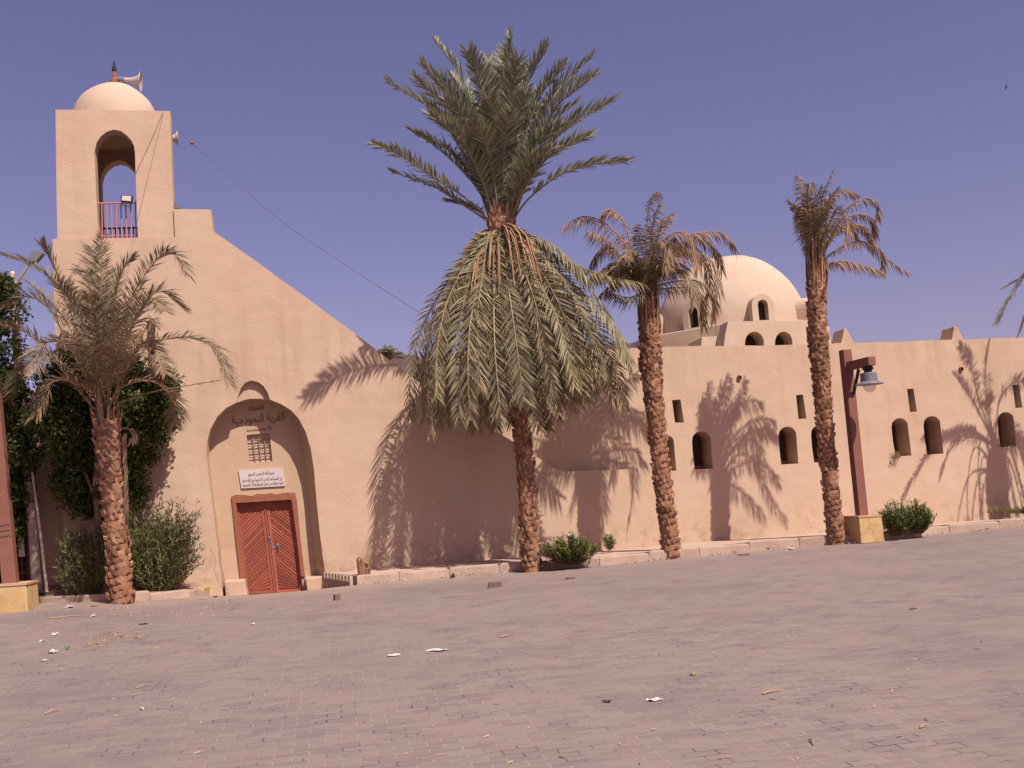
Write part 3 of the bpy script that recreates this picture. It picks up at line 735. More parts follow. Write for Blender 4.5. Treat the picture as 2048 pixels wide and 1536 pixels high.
def pxfrond(pts, Y, dy):      # pixel polyline; depth grows to Y+dy at the tip
    n = len(pts) - 1; return crspline([atY(x, y, Y + dy * (i / n) ** 1.2) for i, (x, y) in enumerate(pts)], 16)
def sheaths(palm, base, top, r, n=26, spread=.25, wid=.06, col=0.0, name='leaf_bases'):
    mb = MB()
    for k in range(n):
        a = 2 * math.pi * k / n * 2.6 + R.uniform(-.2, .2); o_ = Vector((math.cos(a), math.sin(a), 0)); s = R.uniform(0, .5)
        b = base.lerp(top, s) + o_ * r * R.uniform(.75, .95); L_ = (top - base).length * R.uniform(.45, .8)
        e = b + (top - base).normalized() * L_ + o_ * spread * L_ * R.uniform(.1, 1); mdl = b.lerp(e, .5) + o_ * .03
        tg = Vector((-o_.y, o_.x, 0)) * wid * R.uniform(.6, 1.1)
        mb.add([b - tg, b + tg, mdl + tg * .7, mdl - tg * .7, e + tg * .3, e - tg * .3, b - o_ * .05, mdl - o_ * .03, e - o_ * .01],
               [(0, 1, 2, 3), (3, 2, 4, 5), (1, 6, 7, 2), (6, 0, 3, 7), (2, 7, 8, 4), (7, 3, 5, 8), (4, 8, 5)], R.uniform(0, .6))
    return mb.build(name, M_boot, palm)

# --- the great palm with a skirt
Y1 = 22.1
p1 = empty('date_palm', P(1062, 1118, Y1), 'tallest palm with upright green crown above a full skirt of hanging fronds', 'palm tree', 'date palms along the mosque front')
tp, tr_ = trunk(p1, [(1063, 1120, .205), (1055, 1000, .18), (1043, 850, .17), (1020, 640, .17), (1006, 500, .22), (1003, 455, .30), (1003, 425, .16)], Y1, rows_=72, around=12)
mb = MB(); root = (1003, 440)
ups = [(868, 80, .6), (843, 130, -.7), (936, 102, -.9), (974, 116, .8), (1023, 72, .2), (1037, 116, -1.2), (1095, 91, -.4), (1103, 154, .9), (1182, 116, .4), (1190, 151, -.8),
       (1226, 200, .1), (1152, 206, 1.3), (775, 165, .2), (829, 160, -1.), (824, 263, 1.2), (1015, 236, -2.3), (980, 200, -1.8), (1050, 190, -1.9), (930, 190, 1.4), (1080, 210, 1.8),
       (890, 200, -1.6), (1120, 250, -2.0), (900, 150, 1.2), (1000, 140, 1.5), (1060, 130, 1.4), (860, 230, -2.2), (1150, 160, 1.2), (1010, 100, .9), (950, 250, -2.5), (1100, 300, -2.4), (970, 150, -.4), (1130, 130, -.2),
       (1180, 270, -1.6), (840, 200, 1.5), (870, 165, -.2)]
for tx, ty, dy in ups:
    dy = max(dy, -1.15) if dy < 0 else dy * .8
    bx = root[0] + (tx - root[0]) * .10; dx = tx - bx; dyp = ty - 435
    c1 = (bx + dx * .18, 435 + dyp * .35); c2 = (bx + dx * .52, 435 + dyp * .76)
    pts = pxfrond([(bx, 440), c1, c2, (tx, ty)], Y1, dy)
    frond(mb, pts, 100, .52, .036, .20, .12, R.uniform(0, .28), .028, vee=.45)
for pl_, dy in (([(985, 445), (930, 395), (860, 350), (800, 310), (747, 288)], -1.7), ([(985, 448), (930, 412), (870, 375), (786, 345)], .5), ([(990, 450), (960, 425), (930, 410), (900, 403)], 1.0),
                ([(1022, 448), (1055, 400), (1120, 350), (1190, 328), (1256, 321)], -.4), ([(990, 440), (950, 370), (880, 300), (824, 263)], .4), ([(1010, 440), (1050, 350), (1120, 270), (1226, 200)], .8)):
    frond(mb, pxfrond(pl_, Y1, dy), 80, .42, .036, .30, .18, R.uniform(.05, .3), .028, vee=.4)
mb.build('crown', M_leafG, p1, fix=False)
mb = MB()
rootS = P(1003, 492, Y1); NS = 74
for k in range(NS):
    a = 2 * math.pi * (k + R.uniform(-.3, .3)) / NS; ring = k % 4
    d = Vector((math.cos(a), math.sin(a), 0)); rad = (2.5, 2.2, 1.8, 1.2)[ring] * R.uniform(.93, 1.07); drop = (3.45, 3.6, 3.6, 3.4)[ring] * R.uniform(.92, 1.05)
    rad *= 1 - (.42 if d.y < 0 else .6) * abs(d.y) ** 1.5
    if d.x > .2 and d.y > 0: rad *= .78
    if d.x > .6: drop -= .15; rad *= .97
    if d.x < -.6: rad *= .93; drop += .1
    q = rootS + Vector((0, 0, R.uniform(-.35, .12)))
    dn = Vector((.055 * drop, 0, -drop))
    pts = crspline([q + d * .12, q + d * .45 + Vector((0, 0, .12)), q + d * (rad * .52) + dn * .17, q + d * (rad * .80) + dn * .45, q + d * (rad * .95) + dn * .74, q + d * rad + dn], 18)
    ua = a + R.gauss(0, .65); d = Vector((math.cos(ua), math.sin(ua), 0))
    frond(mb, pts, 100, .43, .031, .16, .18, R.uniform(0, .42), .03, vee=-.1 + R.uniform(-.15, .2), up=d * .999 + Vector((0, 0, .05)), rt=R.uniform(.3, 1), sweep=.35)
# wayward ones to the right and a broken one
for pl_, dy in (([(1015, 480), (1060, 488), (1130, 520), (1200, 548), (1285, 566)], -.3), ([(1015, 482), (1090, 520), (1170, 590), (1230, 650), (1262, 720)], -.9), ([(1010, 480), (1060, 470), (1120, 500), (1180, 560)], -.6)):
    frond(mb, pxfrond(pl_, Y1, dy), 56, .36, .034, .4, .7, .05, .026, vee=-.2)
mb.build('hanging_fronds', M_leafS, p1, fix=False)
mb = MB()   # bare dry stalks at the neck
for k in range(80):
    a = R.uniform(0, 6.28); d = Vector((math.cos(a), math.sin(a), 0)); q = rootS + Vector((0, 0, R.uniform(-.3, .3))); L_ = R.uniform(.5, 1.5)
    pts = crspline([q + d * .1, q + d * .35 + Vector((0, 0, .1)), q + d * .75 * L_ ** .5 + Vector((0, 0, -.2 * L_)), q + d * (.5 + .45 * L_) + Vector((0, 0, -.85 * L_))], 6)
    mb.tube(pts, [.034 * (1 - .6 * i / 6) for i in range(7)], 4, R.uniform(0, .7))
mb.build('dry_stalks', M_boot, p1)
sheaths(p1, P(1006, 490, Y1), P(1003, 410, Y1), .22, 30, .35, .07)

# --- second palm, half dry
Y2 = 22.6
p2 = empty('date_palm', P(1342, 1103, Y2), 'half dry palm left of the big dome, brown curling fronds swept right', 'palm tree', 'date palms along the mosque front')
trunk(p2, [(1343, 1103, .205), (1330, 1000, .185), (1318, 900, .185), (1308, 800, .20), (1302, 740, .235), (1300, 680, .225), (1297, 640, .2), (1297, 600, .17)], Y2, rows_=66, around=12, sc=.9)
sheaths(p2, P(1302, 715, Y2), P(1297, 575, Y2), .21, 44, .12, .045)
mb = MB(); B2 = (1297, 610)
def wig(pl_): return [(x + R.uniform(-3, 3), y + R.uniform(-3, 3)) for x, y in pl_]
F2 = [([(1289, 551), (1231, 461), (1174, 431), (1127, 453)], -.5, .8), ([(1270, 530), (1253, 450), (1223, 417), (1204, 428)], .4, .8), ([(1253, 535), (1218, 483), (1179, 461)], -1, .75), ([(1278, 562), (1218, 538), (1182, 552)], .6, .8),
      ([(1291, 524), (1297, 442), (1299, 400), (1314, 382)], -.3, .3), ([(1302, 513), (1313, 456), (1346, 423)], .7, .5), ([(1308, 524), (1332, 475), (1373, 464), (1390, 513), (1398, 541)], -.8, .75),
      ([(1313, 530), (1373, 475), (1406, 464), (1445, 467), (1469, 497)], .4, .8), ([(1315, 540), (1380, 480), (1428, 491), (1443, 537)], 1.0, .75), ([(1310, 551), (1362, 513), (1414, 513), (1436, 568), (1428, 642)], -.6, .6),
      ([(1308, 562), (1354, 538), (1384, 568), (1390, 606)], -1.4, .5), ([(1305, 573), (1387, 562), (1428, 590), (1429, 633)], .5, .55), ([(1308, 579), (1395, 584), (1406, 652)], 1.2, .5), ([(1297, 538), (1319, 488), (1335, 491), (1332, 540)], -1.6, .6),
      ([(1291, 584), (1253, 592), (1215, 587)], -.8, .1), ([(1290, 560), (1262, 500), (1240, 470)], 1.2, .6), ([(1300, 540), (1322, 450), (1330, 430)], 1.0, .3), ([(1300, 550), (1340, 500), (1370, 500)], 1.5, .4), ([(1290, 570), (1240, 560), (1200, 590)], .9, .6),
      ([(1298, 520), (1310, 440), (1318, 410)], .2, .2), ([(1310, 545), (1350, 490), (1400, 500), (1420, 560), (1410, 600)], 1.4, .6), ([(1296, 560), (1280, 490), (1272, 450)], -1.2, .3), ([(1305, 560), (1330, 500), (1345, 470)], -1.2, .35), ([(1294, 560), (1310, 500), (1300, 455)], -1.7, .35), ([(1280, 570), (1230, 500), (1200, 500), (1180, 540)], 1.3, .6)]
for pl_, dy, ti in F2:
    dy *= .65
    frond(mb, pxfrond(wig([B2] + pl_), Y2, dy), 80, .29, .021, .22, .7, ti, .024, hang=.5, vee=.15, ragged=.12)
for k in range(24):      # short dense heart
    a = R.uniform(0, 6.28); d = Vector((math.cos(a), math.sin(a), 0)); q = P(1297, 600, Y2); L_ = R.uniform(.7, 1.4)
    pts = crspline([q, q + d * .2 * L_ + Vector((0, 0, .45 * L_)), q + d * .55 * L_ + Vector((0, 0, .75 * L_)), q + d * .95 * L_ + Vector((0, 0, .6 * L_))], 8)
    frond(mb, pts, 48, .32, .024, .15, .5, R.uniform(.1, .8), .02, hang=.25, ragged=.1)
mb.build('crown', M_leafD, p2, fix=False)

# --- slim palm leaning its fronds to the right
Y4 = 22.85
p4 = empty('date_palm', P(1670, 1073, Y4), 'slim tall palm beside the right lamp post, narrow crown blown to the right', 'palm tree', 'date palms along the mosque front')
trunk(p4, [(1672, 1073, .195), (1662, 980, .17), (1653, 880, .17), (1645, 780, .175), (1638, 700, .205), (1634, 620, .205), (1632, 570, .17), (1632, 530, .13)], Y4, rows_=72, around=11, sc=.9)
sheaths(p4, P(1636, 640, Y4), P(1632, 500, Y4), .18, 44, .08, .04)
mb = MB(); B4 = (1631, 545)
F4 = [([(1619, 498), (1606, 402), (1597, 350)], .2, .5), ([(1630, 484), (1641, 402), (1666, 342)], -.2, .6), ([(1622, 484), (1615, 410), (1620, 370), (1628, 378)], -.6, .7), ([(1610, 470), (1602, 430), (1600, 415)], .5, .7),
      ([(1644, 484), (1658, 402), (1685, 378), (1713, 388)], .6, .75), ([(1649, 473), (1693, 418), (1731, 398), (1755, 406), (1759, 436)], -.4, .5), ([(1655, 462), (1704, 429), (1738, 432), (1751, 470)], .7, .6), ([(1655, 484), (1688, 435), (1697, 462), (1688, 490)], -1.2, .6),
      ([(1658, 511), (1688, 489), (1726, 481), (1764, 511), (1767, 536)], .4, .6), ([(1649, 535), (1682, 522), (1726, 533), (1768, 543)], -.3, .85), ([(1671, 473), (1715, 451), (1748, 484), (1770, 514), (1818, 548)], -.2, .75),
      ([(1630, 470), (1628, 430), (1630, 400)], -1.2, .3), ([(1640, 470), (1650, 420), (1655, 395)], 1.0, .35), ([(1645, 480), (1665, 430), (1680, 410)], -1.3, .35), ([(1625, 480), (1618, 440), (1622, 400)], .9, .3), ([(1640, 480), (1670, 450), (1700, 455), (1720, 480)], 1.2, .4),
      ([(1650, 490), (1690, 450), (1725, 455), (1745, 500)], 1.0, .5), ([(1628, 500), (1612, 460), (1606, 420)], -.8, .4), ([(1636, 480), (1640, 430), (1662, 400)], -.9, .4), ([(1620, 500), (1604, 470), (1598, 440), (1602, 420)], 1.2, .5)]
for pl_, dy, ti in F4:
    dy *= .6
    hg = .8 if pl_[-1] in ((1768, 543),) else .5
    frond(mb, pxfrond(wig([B4] + pl_), Y4, dy), 72, .24, .021, .22, .6, ti, .022, hang=hg, vee=.3, ragged=.15)
for k in range(17):
    a = R.uniform(0, 6.28); d = Vector((math.cos(a) * .6 + .12, math.sin(a) * .6, 0)); q = P(1630, 530, Y4); L_ = R.uniform(.7, 1.4)
    pts = crspline([q, q + d * .15 * L_ + Vector((0, 0, .5 * L_)), q + d * .4 * L_ + Vector((0, 0, .95 * L_)), q + d * .7 * L_ + Vector((0, 0, 1.15 * L_))], 8)
    frond(mb, pts, 48, .28, .024, .1, .4, R.uniform(0, .6), .02, hang=.1, ragged=.1)
mb.build('crown', M_leafD, p4, fix=False)

# --- left palm
YL = 20.2
pl0 = empty('date_palm', P(243, 1212, YL), 'short stout palm left of the doorway, wide loose grey green crown', 'palm tree', 'date palms along the mosque front')
trunk(pl0, [(244, 1213, .235), (238, 1130, .21), (230, 1040, .205), (222, 950, .225), (215, 880, .24), (212, 845, .19)], YL, rows_=36, around=12, sc=1.1)
sheaths(pl0, P(214, 885, YL), P(212, 790, YL), .2, 34, .25, .05)
mb = MB(); BL = (212, 838)
FL = [([(191, 760), (137, 604), (104, 520), (82, 489)], -.3, .1), ([(180, 740), (123, 590), (68, 530), (14, 514)], .5, .15), ([(200, 720), (195, 620), (188, 520), (186, 500)], .6, .1), ([(208, 740), (202, 604), (203, 478)], -.5, .1), ([(216, 740), (228, 630), (246, 545), (271, 512)], .2, .25),
      ([(230, 740), (250, 618), (309, 525), (345, 510), (374, 545)], -.4, .2), ([(230, 740), (275, 631), (315, 582), (365, 615)], .5, .5), ([(230, 780), (275, 700), (369, 672), (430, 700), (459, 765)], -.5, .25), ([(170, 760), (109, 631), (55, 593), (2, 615)], -.4, .2), ([(165, 790), (68, 678), (0, 650)], -.9, .45),
      ([(170, 780), (109, 713), (60, 722), (18, 800)], .6, .4), ([(180, 760), (130, 640), (63, 569)], 1.0, .3), ([(205, 740), (178, 560), (164, 545)], 1.2, .2), ([(215, 740), (222, 600), (235, 538)], 1.4, .2), ([(200, 740), (160, 640), (135, 560)], 1.2, .2), ([(225, 740), (270, 640), (300, 600), (330, 620)], -1.4, .3),
      ([(205, 740), (190, 640), (180, 590)], -1.5, .3), ([(215, 740), (230, 660), (245, 610)], -1.6, .3), ([(190, 760), (140, 690), (90, 690), (70, 740)], -1.4, .4), ([(235, 770), (280, 690), (310, 700), (330, 750)], -1.4, .45), ([(180, 780), (110, 760), (75, 830)], -.9, .6), ([(198, 750), (150, 620), (110, 560)], -1.0, .2),
      ([(222, 750), (255, 650), (285, 560)], .9, .2), ([(195, 770), (170, 700), (140, 680)], -1.9, .4), ([(225, 760), (240, 700), (270, 670)], -2.0, .4), ([(210, 750), (210, 640), (205, 560)], .2, .1), ([(235, 780), (300, 760), (340, 800), (350, 850)], .9, .6)]
for pl_, dy, ti in FL:
    pts = pxfrond(wig([BL] + pl_), YL, dy); ln = sum((pts[i + 1] - pts[i]).length for i in range(16))
    frond(mb, pts, int(40 + 19 * ln), .46, .022, .25, .2, ti, .022, vee=.35, ragged=.08)
# a nearly bare stalk and a broken hanging bunch
frond(mb, pxfrond([(218, 840), (245, 805), (314, 782), (443, 760)], YL, -.6), 26, .12, .02, .6, .5, .7, .026, rt=.75)
frond(mb, pxfrond([(222, 830), (262, 720), (301, 640), (310, 655)], YL, -.9), 20, .25, .02, .5, .4, .6, .022)
for k in range(60):
    a = P(301 + R.uniform(-9, 9), 640 + R.uniform(0, 60), YL - .9 + R.uniform(-.15, .15)); b = P(305 + R.uniform(-9, 9), 690 + R.uniform(0, 88), YL - .9)
    mb.add([a, a + T * .02, b], [(0, 1, 2)], R.uniform(.5, .9))
for k in range(46):
    a = P(248 + R.uniform(-3, 3), 862 + R.uniform(0, 60), YL - .1); b = P(254 + R.uniform(-6, 5), 960 + R.uniform(0, 100), YL - .1)
    mb.add([a, a + T * .025, b], [(0, 1, 2)], R.uniform(.6, 1))
for k in range(30):
    mb.tube(crspline([P(238, 862, YL - .2), P(255, 856, YL - .25), P(270 + R.uniform(-4, 6), 868 + R.uniform(-8, 8), YL - .3), P(268 + R.uniform(-14, 10), 885 + R.uniform(-5, 8), YL - .3)], 4), .006, 3, R.uniform(.6, 1))
mb.build('crown', M_leafD, pl0, fix=False)

# --- palm just outside the right edge: its tips and its shadow are in view
Y5 = 24.5
p5 = empty('date_palm', P(2250, 1036, Y5), 'palm cut off by the right edge of the photo, only dark drooping frond tips showing', 'palm tree', 'date palms along the mosque front')
B5 = (2212, 500)
trunk(p5, [(2250, 1036, .30), (2238, 880, .26), (2226, 720, .26), (2216, 590, .3), (2213, 520, .18)], Y5, rows_=50, around=11)
mb = MB()
for pl_, dy in (([(2160, 490), (2090, 505), (2041, 556)], -.2), ([(2140, 500), (2070, 540), (2004, 577)], .2), ([(2130, 480), (2060, 540), (2015, 605), (1992, 647)], -.3), ([(2140, 500), (2075, 580), (2040, 665)], .3), ([(2165, 400), (2150, 340), (2120, 310)], 0), ([(2180, 380), (2190, 260)], .2), ([(2220, 400), (2270, 360), (2320, 420)], .3),
                ([(2220, 440), (2290, 420), (2340, 520)], -.3), ([(2230, 480), (2280, 520), (2300, 640)], .2), ([(2200, 400), (2220, 350), (2250, 320)], -.5), ([(2170, 400), (2150, 340), (2150, 290)], -.5)):
    frond(mb, pxfrond([B5] + pl_, Y5, dy), 60, .26, .03, .25, .3, R.uniform(0, .3), .026, hang=.15)
for k in range(18):
    a = 2 * math.pi * k / 18; d = Vector((math.cos(a), math.sin(a), 0)); q = P(2214, 540, Y5); rad = R.uniform(.6, 1.35); dr_ = R.uniform(2.6, 4.6)
    pts = crspline([q + d * .1, q + d * rad * .6 + Vector((0, 0, .25)), q + d * rad + Vector((0, 0, -dr_ * .4)), q + d * rad * 1.05 + Vector((.06 * dr_, 0, -dr_))], 12)
    frond(mb, pts, 50, .12, .02, .3, .6, R.uniform(.4, .9), .026, hang=.5, ragged=.3)
mb.build('crown', M_leafG, p5, fix=False)

# --- palm far behind the sloping wall
Y6 = 60
p6 = empty('distant_palm', P(776, 900, Y6), 'small distant palm top peeping over the sloping wall', 'palm tree')
mb = MB(); mb.tube([P(776, 940, Y6), P(776, 720, Y6)], [.25, .2], 8); mb.build('trunk', M_trunk, p6)
mb = MB()
for tx, ty in ((752, 706), (762, 699), (775, 696), (790, 700), (800, 708), (745, 716), (806, 718), (768, 703), (784, 698)):
    frond(mb, crspline([P(776, 722, Y6), P((776 + tx) / 2, (722 + ty) / 2 - 6, Y6), P(tx, ty, Y6 + R.uniform(-1, 1))], 6), 26, .5, .07, .15, .3, .1, .04)
mb.build('crown', M_leafG, p6, fix=False)

# ---------------------------------------------------------------- shrubs and trees
def leaves(mb, c, rad, n, size, flat=.5, seedn=0, upward=0., shell=.55, clump=2.2, narrow=.45):
    for k in range(n):
        for _ in range(30):
            v = Vector((R.gauss(0, 1), R.gauss(0, 1), R.gauss(0, 1))).normalized() * (R.uniform(shell, 1) if R.random() < .8 else R.uniform(0, shell))
            nn = noise.noise((Vector((v.x * rad[0], v.y * rad[1], v.z * rad[2])) + Vector((seedn, seedn, 0))) * clump)
            if nn > -.18 + .25 * (v.length - .6): break
        v *= 1 + .28 * noise.noise(v * 2.3 + Vector((seedn, 0, 0)))
        p = c + Vector((v.x * rad[0], v.y * rad[1], v.z * rad[2]))
        d = Vector((R.gauss(0, 1), R.gauss(0, 1), R.gauss(0, 1) + upward * 2)).normalized(); s = d.cross(Vector((R.gauss(0, 1), R.gauss(0, 1), R.gauss(0, 1)))).normalized()
        L_ = size * R.uniform(.6, 1.3)
        mb.add([p, p + d * L_ * .5 + s * L_ * narrow * .5, p + d * L_, p + d * L_ * .5 - s * L_ * narrow * .5], [(0, 1, 2, 3)], max(0, min(1, .3 + nn * 1.2 + R.uniform(-.25, .4))))
def at_(x, y, w): return onw3(x, y, w)
# tree between the short palm and the tower
tA = empty('garden_tree', P3(onw(190, 1180)[0], .9, .35), 'dark leafy tree between the short palm and the tower wall', 'tree')
mb = MB()
for cx, cy, w, r, n in ((170, 800, .9, (.95, .7, .85), 3200), (270, 790, .8, (.85, .6, .75), 2800), (120, 860, 1.0, (.65, .6, .75), 1900), (220, 880, .7, (.95, .6, .8), 2800), (165, 960, .7, (.55, .45, .55), 1300), (285, 870, .7, (.62, .5, .6), 1800), (320, 830, .7, (.45, .4, .35), 900), (255, 960, .6, (.45, .4, .7), 1200), (200, 730, 1.0, (.8, .6, .4), 1400), (90, 830, 1.1, (.4, .4, .5), 900), (235, 1050, .6, (.25, .3, .6), 700), (130, 760, 1.0, (.6, .5, .6), 1500), (320, 770, .7, (.4, .4, .45), 900), (140, 940, .8, (.4, .4, .5), 900), (200, 1000, .6, (.7, .35, .4), 1100)):
    leaves(mb, at_(cx, cy, w), [v * 1.12 for v in r], int(n * 2.1), .095, seedn=cx * .1)
mb.build('foliage', M_ficus, tA, fix=False)
mb = MB(); g0 = at_(195, 1185, .9); mb.tube(crspline([g0, at_(200, 1100, .9), at_(190, 960, .9), at_(200, 820, .9)], 8), [.07, .07, .065, .06, .06, .05, .05, .04, .03], 7)
mb.tube(crspline([at_(195, 1050, .9), at_(230, 950, .8), at_(280, 850, .8)], 6), .03, 6); mb.tube(crspline([at_(192, 1000, .9), at_(150, 900, 1.0), at_(120, 840, 1.0)], 6), .03, 6)
mb.build('trunk', M_wood, tA)
tB = empty('garden_tree', P3(onw(-30, 1190)[0], -.3, .3), 'tall dark leafy tree at the left edge behind the lamp posts', 'tree')
mb = MB()
for cx, cy, w, r, n in ((-10, 620,   .35, (.55, .6, .8), 1600), (0, 760,   .35, (.7, .6, .9), 2600), (35, 900, .35, (.45, .5, .7), 1700), (-30, 900,   .35, (.8, .6, .9), 2000), (5, 580,   .35, (.3, .3, .35), 500), (40, 830,   .35, (.4, .4, .5), 900), (30, 1000, .3, (.4, .4, .5), 900), (-10, 1060, .3, (.5, .4, .7), 1100)):
    leaves(mb, at_(cx, cy, w), [v * 1.1 for v in r], int(n * 2.2), .10, seedn=cx * .13)
mb.build('foliage', M_ficus, tB, fix=False)
mb = MB(); mb.tube(crspline([at_(-30, 1190, .35), at_(-25, 950, .35), at_(-10, 700, .35)], 8), [.12, .11, .1, .09, .08, .07, .06, .05, .04], 8); mb.build('trunk', M_wood, tB)
def feathery(label, cx, cy, w, h, wd, n, lean=0):
    base = at_(cx, cy, w); e = empty('feathery_shrub', base, label, 'shrub', 'feathery shrubs at the foot of the tower')
    mb = MB(); st = MB()
    for k in range(n):
        a = R.uniform(0, 6.28); d = Vector((math.cos(a), math.sin(a) * .6, 0)); L_ = h * R.uniform(.35, 1.05); sp = R.uniform(.1, 1) * wd
        pts = crspline([base + d * sp * .3, base + d * sp * .75 + Vector((0, 0, L_ * .5)), base + d * sp * (1.0) + Vector((lean * L_, 0, L_ * R.uniform(.7, 1)))], 7)
        if k % 3 == 0: st.tube(pts, [.012 * (1 - .8 * i / 7) for i in range(8)], 3)
        for i in range(30):
            s = R.uniform(.03, 1) * 7; j = min(int(s), 6); p = pts[j].lerp(pts[j + 1], s - j) + Vector((R.gauss(0, .035), R.gauss(0, .035), R.gauss(0, .03)))
            dd = ((pts[j + 1] - pts[j]).normalized() * .7 + Vector((R.gauss(0, .6), R.gauss(0, .6), R.gauss(.15, .4)))).normalized(); L2 = R.uniform(.07, .17); s2 = dd.cross(Vector((R.gauss(0, 1), R.gauss(0, 1), 1))).normalized() * .0125
            mb.add([p - s2, p + s2, p + dd * L2], [(0, 1, 2)], R.uniform(0, .8))
    mb.build('foliage', M_tam, e, fix=False); st.build('stems', M_wood, e)
feathery('feathery green shrub between the short palm trunk and the doorway', 316, 1192, .9, 2.0, .95, 480, .06)
feathery('smaller feathery shrub left of the short palm trunk', 176, 1198, 1.1, 1.6, .62, 280, -.04)
def oleander(label, cx, cy, Y, rx, ry, h, n, group=True, m=M_ole):
    base = atY(cx, cy, Y); e = empty('bush', base, label, 'bush', 'leafy green bushes on the pavement' if group else None)
    mb = MB(); st = MB()
    for k in range(n):
        a = R.uniform(0, 6.28); rr_ = math.sqrt(R.random()); tx, ty = math.cos(a) * rr_ * rx, math.sin(a) * rr_ * ry
        top_ = base + Vector((tx, ty, h * math.sqrt(max(.05, 1 - rr_ ** 2 * .8)) * R.uniform(.75, 1.12))); b0 = base + Vector((tx * .25, ty * .25, 0)); st.tube([b0, b0.lerp(top_, .5) + Vector((tx * .15, ty * .15, 0)), top_], .006, 3)
        for i in range(26):
            s = R.uniform(.12, 1.03); p = b0.lerp(top_, s) + Vector((tx * .3 * s * (1 - s), ty * .3 * s * (1 - s), 0))
            aa = R.uniform(0, 6.28); dd = Vector((math.cos(aa), math.sin(aa), R.uniform(.1, 1.2))).normalized(); L2 = R.uniform(.07, .13); s2 = dd.cross(Vector((0, 0, 1))).normalized() * .013
            q = p + dd * L2 * .5; mb.add([p, q + s2, p + dd * L2 - Vector((0, 0, .01)), q - s2], [(0, 1, 2, 3)], R.uniform(0, .8) * (.3 + .7 * s))
    mb.build('foliage', m, e, fix=False); st.build('stems', M_wood, e)
oleander('low bright green bush at the foot of the tallest palm', 1142, 1129, 21.95, .62, .42, .60, 150)
oleander('left half of the bush pair beside the yellow plinth, slightly browner', 1795, 1071, 22.7, .40, .36, .72, 90)
oleander('right half of the bush pair, rounder and greener', 1836, 1067, 22.8, .42, .36, .66, 100)
oleander('small lone green sprig against the low wall', 1218, 1101, 23.3, .16, .12, .38, 12, False)
def weeds(name, label, pts, w, h, n, kind=None):
    mb = MB()
    for k in range(n):
        x, y = pts[0][0] + (pts[1][0] - pts[0][0]) * R.random(), pts[0][1] + (pts[1][1] - pts[0][1]) * R.random(); p = onw3(x, y, w + R.uniform(-.1, .15))
        d = Vector((R.gauss(0, .7), R.gauss(0, .4), R.uniform(.1, 1))).normalized() * h * R.uniform(.4, 1); s = Vector((.008, .004, 0))
        mb.add([p - s, p + s, p + d * .6 + s, p + d], [(0, 1, 2, 3)], R.random())
    o = mb.build(name, M_weed, fix=False); return tag(o, label, 'weeds', kind=kind)
weeds('creeping_weeds', 'low creeping weeds along the wall foot at the far right', [(1975, 1028), (2090, 1022)], .35, .22, 700)
weeds('sill_weeds', 'dry weed tuft hanging from the sill of the arched window right of the lamp', [(1786, 908), (1800, 918)], HW + .02, .14, 120)
weeds('sill_weeds', 'weed tuft on the sill of the rightmost arched window', [(1998, 893), (2030, 892)], HW - .03, .13, 150)

# ---------------------------------------------------------------- lamps
def lamp_right():
    Yp = 22.75; zt = .40
    e = empty('lamp_post', P(1725, 1032, Yp), 'brown square lamp post with a bell lamp, behind the yellow plinth on the right', 'street lamp', 'brown wooden lamp posts')
    a = P(1724, 1034, Yp); b = P(1690, 700, Yp); ax = (b - a).normalized(); 
    dx = (T * .93 + N * .36).normalized(); dx = (dx - ax * dx.dot(ax)).normalized(); dyv = ax.cross(dx); L_ = (b - a).length
    # cross section orientation: two faces seen, left one in shade
    d1 = (T - ax * T.dot(ax)).normalized(); d2 = ax.cross(d1)
    mb = MB(); mb.box((a + b) / 2, d1 * .10, d2 * .10, ax * L_ / 2); mb.build('post', M_lampwood, e, bevel=.008)
    armd = (-d2 if d2.y > 0 else d2); armd = armd.copy(); armd.z = 0; armd.normalize()
    # arm reaches towards the street and right
    s = P(1696, 733, Yp); ad = (N + Vector((0, 0, -.02))).normalized(); Lm = .98; up = Vector((0, 0, 1)); sd = ad.cross(up).normalized(); up = sd.cross(ad)
    mb = MB(); mb.box(s + ad * (Lm / 2), ad * (Lm / 2), sd * .085, up * .09); mb.build('arm', M_lampwood, e, bevel=.006)
    lc = s + ad * (Lm * .80) - up * .075
    mb = MB(); k0 = s + ad * .12 - up * .62; mb.tube([k0, s + ad * .42 - up * .12], .035, 6); mb.build('brace', M_lampdark, e)
    mb = MB(); mb.lathe([(0, 0), (.06, 0), (.11, -.03), (.12, -.08), (.08, -.10), (.09, -.15), (0, -.15)], lc, n=20); mb.build('lamp_bracket', M_lampdark, e)
    mb = MB(); z0 = -.15
    mb.lathe([(0, z0), (.165, z0 - .01), (.17, z0 - .02), (.175, z0 - .19), (.20, z0 - .20), (.29, z0 - .245), (.295, z0 - .255), (.15, z0 - .25)], lc, n=32)
    sh_ = mb.build('lamp_shade', M_metal, e, smooth=False)
    gm = bpy.data.materials.new('lamp_glass'); gm.use_nodes = True; g = gm.node_tree.nodes['Principled BSDF']; g.inputs['Base Color'].default_value = (.85, .72, .66, 1); g.inputs['Roughness'].default_value = .15; g.inputs['Alpha'].default_value = .45
    mb = MB(); mb.lathe([(.14, z0 - .24), (.135, z0 - .30), (.11, z0 - .36), (.06, z0 - .41), (0.0, z0 - .43)], lc, n=24); mb.build('lamp_glass', gm, e, smooth=True)
lamp_right()
